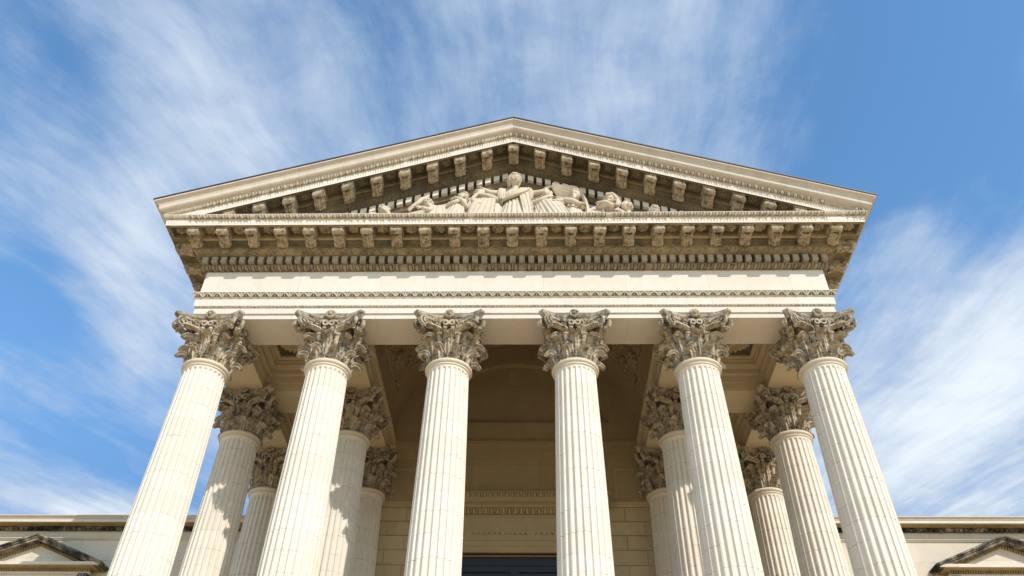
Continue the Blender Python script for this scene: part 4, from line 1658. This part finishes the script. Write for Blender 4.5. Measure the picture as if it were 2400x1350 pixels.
def cloth(mb, A, B, folds, amp, out, n=40, m=None, sag=0.0, th=0.03, phase=0.0, down=False):
    """folded cloth strip between the curves A and B; out = the side the folds swell to"""
    if down:
        n, m = folds * 7 + 4, 18
    m = m or folds * 7 + 4
    A, B = curve(A, n), curve(B, n)
    out = np.asarray(out, float) / np.linalg.norm(out)
    rows, back = [], []
    for i in range(n):
        t = i / (n - 1)
        r, b = [], []
        for j in range(m):
            s = j / (m - 1)
            if down:                      # folds hang from A towards B
                w = 2 * PI * folds * t + phase + 0.9 * math.sin(5 * t + 2 * s)
                h = amp * (0.5 + 0.5 * math.cos(w)) ** 0.7 * (0.35 + 0.65 * s)
            else:
                w = 2 * PI * folds * s + phase + 0.7 * math.sin(3 * t + 5 * s)
                h = amp * (0.5 + 0.5 * math.cos(w)) ** 0.7 * (0.55 + 0.45 * math.sin(PI * min(1, t * 0.8 + 0.2)))
            p = A[i] * (1 - s) + B[i] * s + out * (h + 0.02) - np.array([0, 0, sag * 4 * s * (1 - s)])
            r.append(p)
            b.append(A[i] * (1 - s) + B[i] * s - out * th - np.array([0, 0, sag * 4 * s * (1 - s)]))
        rows.append(r)
        back.append(b)
    P = np.concatenate([np.array(rows), np.array(back)[:, ::-1]], axis=1)
    b0 = mb.nv
    mb.grid(P, cv=True)
    w = 2 * m
    for i in (0, n - 1):
        for j in range(m - 1):
            f = (b0 + i * w + j, b0 + i * w + j + 1, b0 + i * w + 2 * m - 2 - j, b0 + i * w + 2 * m - 1 - j)
            mb.F.append(f if i else f[::-1])


def drape(mb, rings, folds=14, amp=0.03, n=30, na=96, ph=0.0):
    """closed skirt or gown; rings of (x, y, z, rx, ry)"""
    R = curve(rings, n)
    rows = []
    for i in range(n):
        t = i / (n - 1)
        x, y, z, rx, ry = R[i]
        row = []
        for k in range(na):
            a = 2 * PI * k / na
            w = folds * a + 1.3 * math.sin(2 * a + ph) + 1.2 * t * math.sin(3 * a + ph)
            h = amp * (0.25 + 0.75 * t) * (abs(math.cos(w / 2)) ** 0.8 * 2 - 1)
            row.append((x + (rx + h) * math.cos(a), y + (ry + h) * math.sin(a), z))
        rows.append(row)
    P = np.array(rows).transpose(1, 0, 2)
    b = mb.nv
    mb.grid(P, cu=True)
    mb.F.append(tuple(b + k * n for k in range(na)))
    mb.F.append(tuple(b + k * n + n - 1 for k in range(na))[::-1])


def statue(label, head=None, hr=0.2, face=(0, 0, 0), limbs=(), balls=(), hands=(), hair='short', robe=None, seed=1, hair_extra=(), drop=-0.04):
    root = thing('statue', label, 'statue', (0, 0, drop), 'pediment figures')
    mb = MB()
    R = rotm(*face)
    c = np.asarray(head, float)
    mb.ball(c, (hr, hr, hr), 44, 34, R=R, fn=head_shape)
    for s in (-1, 1):                                   # ears
        mb.ball(c + R @ np.array([s * 0.74 * hr, 0.12 * hr, -0.05 * hr]), (0.03, 0.05, 0.07), 8, 6, R=R)
    for pts, rad in limbs:
        k = len(pts)
        P = curve(pts, (k - 1) * 6 + 1)
        rr = 0.88 * np.interp(np.linspace(0, k - 1, len(P)), range(k), rad)
        mb.tube(P, rr, 14)
        mb.ball(P[0], (rr[0],) * 3, 12, 9)
        mb.ball(P[-1], (rr[-1],) * 3, 12, 9)
    for cc, rr in balls:
        mb.ball(cc, rr, 20, 14)
    for h in hands:
        hand(mb, *h[0:3], **(h[3] if len(h) > 3 else {}))
    remeshed(mb, 'body', root)
    rg = random.Random(seed)
    mb = MB()
    # hair cap of locks
    if hair:
        for i in range(150):
            a = rg.uniform(0, 2 * PI)
            z = rg.uniform(-0.25, 1.0)
            y = math.sin(a) * math.sqrt(max(0, 1 - z * z))
            x = math.cos(a) * math.sqrt(max(0, 1 - z * z))
            if y < -0.25 and z < 0.52 + 0.25 * abs(x):
                continue
            d = np.array([x * 0.80, y * 0.98 if y > 0 else y * 0.9, z * 1.03])
            q = c + R @ (d * hr)
            r = hr * rg.uniform(0.13, 0.2)
            mb.ball(q, (r, r, r * 0.8), 7, 5)
        if hair == 'long':
            for s in (-1, 1):
                for j in range(7):
                    w = 0.09 * math.sin(j * 2.1)
                    p0 = c + R @ (np.array([s * (0.30 + 0.05 * j), -0.35 + 0.17 * j, 0.93 - 0.03 * j]) * hr)
                    p1 = c + R @ (np.array([s * (0.80 + w), -0.18 + 0.16 * j, 0.25]) * hr)
                    p2 = c + R @ (np.array([s * (0.72 - w), -0.02 + 0.13 * j, -0.35]) * hr)
                    p3 = c + R @ (np.array([s * (0.52 + w), 0.12 + 0.11 * j, -0.95]) * hr)
                    mb.tube(curve([p0, p1, p2, p3], 12), np.linspace(0.036, 0.022, 12), 7)
    for pts, rad in hair_extra:
        mb.tube(curve(pts, 14), np.interp(np.linspace(0, 1, 14), np.linspace(0, 1, len(rad)), rad), 8)
    if mb.nv:
        mb.build('hair', 'statue', root, True, 60)
    if robe is not None:
        mb = MB()
        robe(mb)
        mb.build('robe', 'statue', root, True, 70)
    return root


ZB = 15.83


def r5(mb):
    drape(mb, [(0.05, -0.80, 17.38, 0.20, 0.14), (0.05, -0.82, 17.18, 0.32, 0.20), (0.06, -0.83, 16.9, 0.29, 0.21), (0.08, -0.85, 16.6, 0.36, 0.27),
               (0.10, -0.88, 16.2, 0.47, 0.34), (0.10, -0.90, ZB, 0.52, 0.38)], 22, 0.04)
    for s in (-1, 1):      # wide sleeves falling from the shoulders
        x = 0.05
        cloth(mb, [(x + s * 0.24, -0.93, 17.36), (x + s * 0.40, -0.98, 17.32), (x + s * 0.46, -0.95, 17.15)],
              [(x + s * 0.22, -1.02, 16.88), (x + s * 0.36, -1.03, 16.87), (x + s * 0.44, -0.98, 16.92)], 6, 0.03, (0, -1, 0.1), phase=s, down=True)
    cloth(mb, [(0.44, -0.98, 17.33), (0.30, -1.10, 17.05), (0.02, -1.14, 16.86), (-0.24, -1.05, 16.80), (-0.30, -0.92, 16.76)],
          [(0.20, -0.98, 17.34), (0.12, -1.07, 17.16), (-0.05, -1.08, 17.0), (-0.22, -1.02, 16.92), (-0.29, -0.92, 16.88)], 4, 0.022, (0, -1, 0.3))
    cloth(mb, [(0.16, -1.10, 16.9), (0.22, -1.16, 16.5), (0.30, -1.2, ZB)], [(0.40, -0.98, 17.2), (0.46, -1.08, 16.6), (0.56, -1.12, ZB)], 3, 0.035, (0.1, -1, 0))


statue('central robed statue with both arms stretched wide over its neighbours', (0.035, -0.95, 17.69), 0.185, (0.30, 0.30, 0.0),
       limbs=[([(0.04, -0.84, 17.3), (0.04, -0.86, 17.5)], [0.115, 0.10]),
              ([(0.05, -0.82, 16.5), (0.05, -0.82, 17.0), (0.05, -0.82, 17.25)], [0.26, 0.25, 0.2]),
              ([(-0.27, -0.84, 17.27), (-0.45, -0.90, 17.24), (-0.60, -0.96, 17.22), (-0.74, -1.0, 17.28)], [0.12, 0.10, 0.08, 0.055]),
              ([(0.36, -0.84, 17.27), (0.56, -0.90, 17.23), (0.74, -0.96, 17.23), (0.84, -1.0, 17.30)], [0.12, 0.10, 0.08, 0.055])],
       hands=[((-0.72, -1.0, 17.29), (-0.90, -1.02, 17.36), (0, -0.3, 1)), ((0.83, -1.0, 17.30), (0.97, -1.02, 17.37), (0, -0.3, 1), dict(thumb=-1))],
       hair='long', robe=r5, seed=5, drop=-0.15)


def r4(mb):
    drape(mb, [(-0.56, -0.80, 17.0, 0.15, 0.12), (-0.55, -0.82, 16.8, 0.24, 0.18), (-0.58, -0.88, 16.5, 0.34, 0.26), (-0.65, -0.92, ZB, 0.40, 0.34)], 14, 0.02)
    cloth(mb, [(-0.95, -1.05, 16.82), (-0.70, -1.15, 16.72), (-0.42, -1.12, 16.75)], [(-1.25, -1.10, ZB), (-1.0, -1.25, ZB), (-0.45, -1.18, ZB)], 7, 0.045, (0, -1, 0.2), down=True)


statue('grieving statue left of centre, head thrown back under the outstretched hand, hands clasped', (-0.83, -0.92, 17.15), 0.175, (0.75, -0.45, 0.35),
       limbs=[([(-0.62, -0.84, 16.95), (-0.76, -0.88, 17.06)], [0.10, 0.085]),
              ([(-0.55, -0.84, 16.5), (-0.56, -0.84, 16.75), (-0.58, -0.84, 16.88)], [0.2, 0.2, 0.17]),
              ([(-0.46, -0.90, 16.95), (-0.45, -1.08, 16.80), (-0.62, -1.14, 16.84), (-0.82, -1.12, 16.93)], [0.105, 0.085, 0.07, 0.045]),
              ([(-0.72, -0.90, 16.88), (-0.95, -1.05, 16.72), (-0.98, -1.10, 16.80), (-0.88, -1.12, 16.92)], [0.095, 0.08, 0.065, 0.045]),
              ([(-0.5, -0.95, 16.35), (-0.85, -1.12, 16.55), (-1.02, -1.12, 16.2), (-1.02, -1.1, ZB)], [0.16, 0.14, 0.10, 0.08])],
       hands=[((-0.82, -1.12, 16.92), (-0.95, -1.10, 16.98), (0, -1, 0.3)), ((-0.88, -1.13, 16.90), (-0.80, -1.14, 17.0), (0, -1, 0.2), dict(thumb=-1))],
       hair='short', robe=r4, drop=-0.11, seed=4)


def r3(mb):
    drape(mb, [(-1.40, -0.82, 16.72, 0.17, 0.14), (-1.40, -0.88, 16.5, 0.27, 0.22), (-1.38, -0.92, ZB, 0.36, 0.3)], 14, 0.025)
    cloth(mb, [(-1.58, -1.0, 16.62), (-1.40, -1.12, 16.58), (-1.18, -1.08, 16.52)], [(-1.95, -1.02, ZB), (-1.60, -1.22, ZB), (-1.15, -1.12, ZB)], 7, 0.04, (0, -1, 0.2), down=True)


statue('kneeling statue with bowed sideways head and arms folded across its bare chest', (-1.25, -0.95, 16.98), 0.17, (0.55, 0.25, 0.35),
       limbs=[([(-1.38, -0.86, 16.78), (-1.29, -0.90, 16.9)], [0.09, 0.08]),
              ([(-1.40, -0.84, 16.4), (-1.40, -0.84, 16.6), (-1.40, -0.84, 16.72)], [0.17, 0.18, 0.16]),
              ([(-1.54, -0.92, 16.77), (-1.55, -1.06, 16.60), (-1.40, -1.16, 16.62), (-1.22, -1.10, 16.74)], [0.115, 0.09, 0.07, 0.045]),
              ([(-1.24, -0.90, 16.76), (-1.12, -1.02, 16.52), (-1.24, -1.17, 16.66), (-1.42, -1.14, 16.80)], [0.10, 0.085, 0.065, 0.045])],
       hands=[((-1.24, -1.10, 16.73), (-1.15, -1.06, 16.82), (0, -1, 0.2)), ((-1.41, -1.14, 16.79), (-1.52, -1.08, 16.85), (0, -1, 0.3), dict(thumb=-1))],
       hair='short', robe=r3, drop=-0.13, seed=3)


def r2(mb):
    drape(mb, [(-1.95, -0.80, 16.62, 0.16, 0.12), (-1.88, -0.84, 16.50, 0.34, 0.2), (-1.85, -0.90, ZB, 0.50, 0.3)], 14, 0.025)
    cloth(mb, [(-2.05, -0.95, 16.62), (-1.80, -1.0, 16.60), (-1.52, -0.98, 16.56)], [(-2.25, -1.05, ZB), (-1.85, -1.15, ZB), (-1.45, -1.08, ZB)], 6, 0.04, (0, -1, 0.3), down=True)


statue('crouching statue hiding its bowed head behind a raised bent arm', (-2.12, -0.92, 16.72), 0.165, (-0.2, 0.9, 0.25),
       limbs=[([(-1.98, -0.84, 16.58), (-2.06, -0.88, 16.66)], [0.10, 0.09]),
              ([(-1.60, -0.82, 16.35), (-1.80, -0.82, 16.48), (-1.96, -0.82, 16.55)], [0.18, 0.19, 0.16]),
              ([(-2.02, -0.92, 16.60), (-2.20, -1.0, 16.84), (-2.34, -1.05, 16.66), (-2.46, -1.08, 16.50)], [0.10, 0.085, 0.07, 0.05]),
              ([(-1.96, -0.98, 16.56), (-2.04, -1.10, 16.35), (-2.2, -1.12, 16.42)], [0.095, 0.08, 0.05])],
       hands=[((-2.45, -1.08, 16.51), (-2.52, -1.08, 16.40), (0, -1, 0.2)), ((-2.2, -1.12, 16.42), (-2.3, -1.12, 16.46), (0, -1, 0.3), dict(thumb=-1))],
       hair='short', robe=r2, drop=-0.08, seed=2)


def r1(mb):
    drape(mb, [(-3.0, -0.80, 16.36, 0.16, 0.12), (-2.85, -0.86, 16.22, 0.34, 0.2), (-2.8, -0.9, ZB, 0.50, 0.28)], 12, 0.025)


statue('lying statue at the far left of the pediment, only its curly head showing', (-3.16, -0.92, 16.50), 0.16, (-0.5, 0.6, -0.7),
       limbs=[([(-3.0, -0.84, 16.34), (-3.1, -0.88, 16.42)], [0.09, 0.085]),
              ([(-2.5, -0.84, 16.12), (-2.8, -0.84, 16.22), (-2.98, -0.84, 16.30)], [0.16, 0.18, 0.14]),
              ([(-3.02, -0.95, 16.30), (-3.2, -1.08, 16.12), (-3.36, -1.1, 16.2)], [0.09, 0.075, 0.05])],
       hands=[((-3.35, -1.1, 16.2), (-3.46, -1.1, 16.24), (0, -1, 0.2))], hair='short', robe=r1, drop=-0.06, seed=11)


def r6(mb):
    drape(mb, [(0.80, -0.80, 16.92, 0.14, 0.11), (0.77, -0.82, 16.7, 0.22, 0.17), (0.78, -0.88, 16.45, 0.32, 0.25), (0.82, -0.92, ZB, 0.42, 0.32)], 14, 0.02)
    cloth(mb, [(0.52, -1.05, 16.58), (0.80, -1.18, 16.62), (1.18, -1.12, 16.60)], [(0.65, -1.1, ZB), (1.08, -1.28, ZB), (1.5, -1.18, ZB)], 8, 0.045, (0, -1, 0.2), down=True)
    cloth(mb, [(0.98, -1.02, 16.88), (1.06, -1.12, 16.7), (1.12, -1.14, 16.45)], [(1.12, -1.02, 16.84), (1.20, -1.12, 16.66), (1.26, -1.14, 16.45)], 3, 0.03, (0, -1, 0.1))


statue('seated statue right of centre, face lifted under the outstretched hand, one arm across its lap', (0.82, -0.90, 17.13), 0.17, (-0.15, -0.55, -0.08),
       limbs=[([(0.80, -0.84, 16.88), (0.82, -0.86, 17.02)], [0.09, 0.08]),
              ([(0.76, -0.84, 16.45), (0.77, -0.84, 16.7), (0.79, -0.84, 16.83)], [0.18, 0.18, 0.15]),
              ([(0.93, -0.90, 16.87), (1.14, -1.02, 16.80), (1.20, -1.10, 16.66), (1.06, -1.17, 16.60)], [0.10, 0.08, 0.07, 0.045]),
              ([(0.62, -0.90, 16.85), (0.56, -1.06, 16.62), (0.70, -1.17, 16.64), (0.86, -1.17, 16.74)], [0.10, 0.08, 0.065, 0.045])],
       hands=[((1.07, -1.17, 16.60), (0.95, -1.19, 16.58), (0, -0.6, 1)), ((0.85, -1.17, 16.73), (0.95, -1.16, 16.80), (0, -1, 0.2), dict(thumb=-1))],
       hair='long', robe=r6, drop=-0.08, seed=6)


def r7(mb):
    # veil from the central figure's hand over the head and down behind the shoulder
    cloth(mb, [(0.97, -1.02, 17.38), (1.22, -0.96, 17.36), (1.45, -0.98, 17.30), (1.60, -1.0, 17.22), (1.72, -0.96, 16.95), (1.80, -0.92, 16.45), (1.82, -0.92, ZB)],
          [(0.98, -0.98, 17.32), (1.12, -0.84, 17.16), (1.32, -0.78, 17.04), (1.56, -0.70, 17.03), (1.70, -0.72, 16.85), (1.72, -0.74, 16.45), (1.74, -0.74, ZB)], 4, 0.055, (0.2, -0.6, 0.7), n=60, th=0.02)
    cloth(mb, [(1.62, -1.08, 17.14), (1.70, -1.08, 16.9), (1.76, -1.06, 16.6), (1.80, -1.05, ZB)], [(1.72, -0.9, 17.1), (1.80, -0.9, 16.9), (1.86, -0.9, 16.5), (1.92, -0.9, ZB)], 3, 0.03, (0.6, -0.8, 0.1))
    drape(mb, [(1.42, -0.80, 16.70, 0.2, 0.14), (1.42, -0.86, 16.45, 0.32, 0.24), (1.42, -0.92, ZB, 0.42, 0.3)], 13, 0.025)


statue('bearded statue leaning under a long veil drawn over its head', (1.55, -0.98, 17.0), 0.18, (-0.35, 0.30, 0.15),
       limbs=[([(1.44, -0.86, 16.84), (1.52, -0.92, 16.92)], [0.10, 0.09]),
              ([(1.42, -0.84, 16.4), (1.40, -0.84, 16.65), (1.42, -0.84, 16.78)], [0.18, 0.19, 0.16]),
              ([(1.30, -0.92, 16.87), (1.30, -1.10, 16.70), (1.46, -1.18, 16.60), (1.62, -1.14, 16.55)], [0.125, 0.10, 0.08, 0.05]),
              ([(1.58, -0.92, 16.76), (1.70, -1.0, 16.55), (1.66, -1.1, 16.6)], [0.10, 0.085, 0.05]),
              ([(1.52, -1.10, 16.88), (1.50, -1.13, 16.78)], [0.07, 0.04])],
       hands=[((1.61, -1.14, 16.55), (1.72, -1.12, 16.58), (0, -0.6, 1))], hair='short', robe=r7, drop=-0.12, seed=7)


def r8(mb):
    drape(mb, [(2.06, -0.80, 16.52, 0.16, 0.13), (1.98, -0.84, 16.40, 0.30, 0.2), (1.95, -0.9, ZB, 0.42, 0.3)], 12, 0.022)


statue('reclining bare shouldered statue with long hair falling over its bowed face', (2.40, -0.98, 16.78), 0.18, (-0.35, 0.55, 0.25),
       limbs=[([(2.20, -0.86, 16.58), (2.32, -0.92, 16.68)], [0.10, 0.09]),
              ([(1.82, -0.84, 16.36), (2.02, -0.84, 16.48), (2.16, -0.84, 16.54)], [0.16, 0.18, 0.15]),
              ([(2.16, -0.94, 16.62), (2.12, -1.06, 16.46), (2.28, -1.14, 16.44), (2.44, -1.12, 16.46)], [0.11, 0.09, 0.075, 0.05]),
              ([(2.30, -0.92, 16.54), (2.42, -1.05, 16.44), (2.28, -1.2, 16.46), (2.16, -1.2, 16.47)], [0.095, 0.08, 0.06, 0.045])],
       hands=[((2.43, -1.12, 16.46), (2.54, -1.12, 16.45), (0, -0.4, 1)), ((2.17, -1.2, 16.47), (2.06, -1.2, 16.46), (0, -0.4, 1), dict(thumb=-1))],
       hair='long', robe=r8, drop=-0.06, seed=8,
       hair_extra=[([(2.48, -0.95, 16.92), (2.57, -1.0, 16.78), (2.56, -1.04, 16.6), (2.50, -1.06, 16.46)], [0.05, 0.06, 0.05, 0.02]),
                   ([(2.44, -0.88, 16.94), (2.60, -0.92, 16.80), (2.60, -0.96, 16.62), (2.54, -0.98, 16.46)], [0.05, 0.06, 0.05, 0.02])])


def r9(mb):
    drape(mb, [(2.86, -0.80, 16.34, 0.14, 0.11), (2.95, -0.84, 16.2, 0.28, 0.18), (3.0, -0.9, ZB, 0.42, 0.28)], 12, 0.022)


statue('small statue head in profile looking up towards the centre', (2.78, -0.95, 16.56), 0.16, (-1.05, -0.35, 0.1),
       limbs=[([(2.86, -0.86, 16.34), (2.80, -0.90, 16.46)], [0.085, 0.08]),
              ([(3.2, -0.84, 16.1), (3.0, -0.84, 16.2), (2.88, -0.84, 16.28)], [0.15, 0.17, 0.13]),
              ([(2.80, -0.95, 16.28), (2.72, -1.08, 16.12), (2.60, -1.12, 16.22)], [0.09, 0.075, 0.05])],
       hands=[((2.61, -1.12, 16.22), (2.52, -1.12, 16.28), (0, -1, 0.2))], hair='short', robe=r9, drop=-0.04, seed=9)


def r10(mb):
    drape(mb, [(3.56, -0.80, 16.22, 0.14, 0.11), (3.66, -0.84, 16.1, 0.28, 0.18), (3.72, -0.9, ZB, 0.42, 0.26)], 12, 0.022)


statue('statue at the far right of the pediment with only the crown of its head showing', (3.44, -0.95, 16.42), 0.155, (0.3, 0.75, 0.2),
       limbs=[([(3.56, -0.86, 16.22), (3.50, -0.90, 16.32)], [0.085, 0.08]),
              ([(3.9, -0.84, 16.0), (3.72, -0.84, 16.1), (3.58, -0.84, 16.16)], [0.14, 0.16, 0.13]),
              ([(3.52, -0.95, 16.18), (3.44, -1.08, 16.02), (3.3, -1.1, 16.08)], [0.085, 0.07, 0.045])],
       hands=[((3.31, -1.1, 16.08), (3.22, -1.1, 16.12), (0, -1, 0.2))], hair='short', robe=r10, drop=-0.09, seed=10)
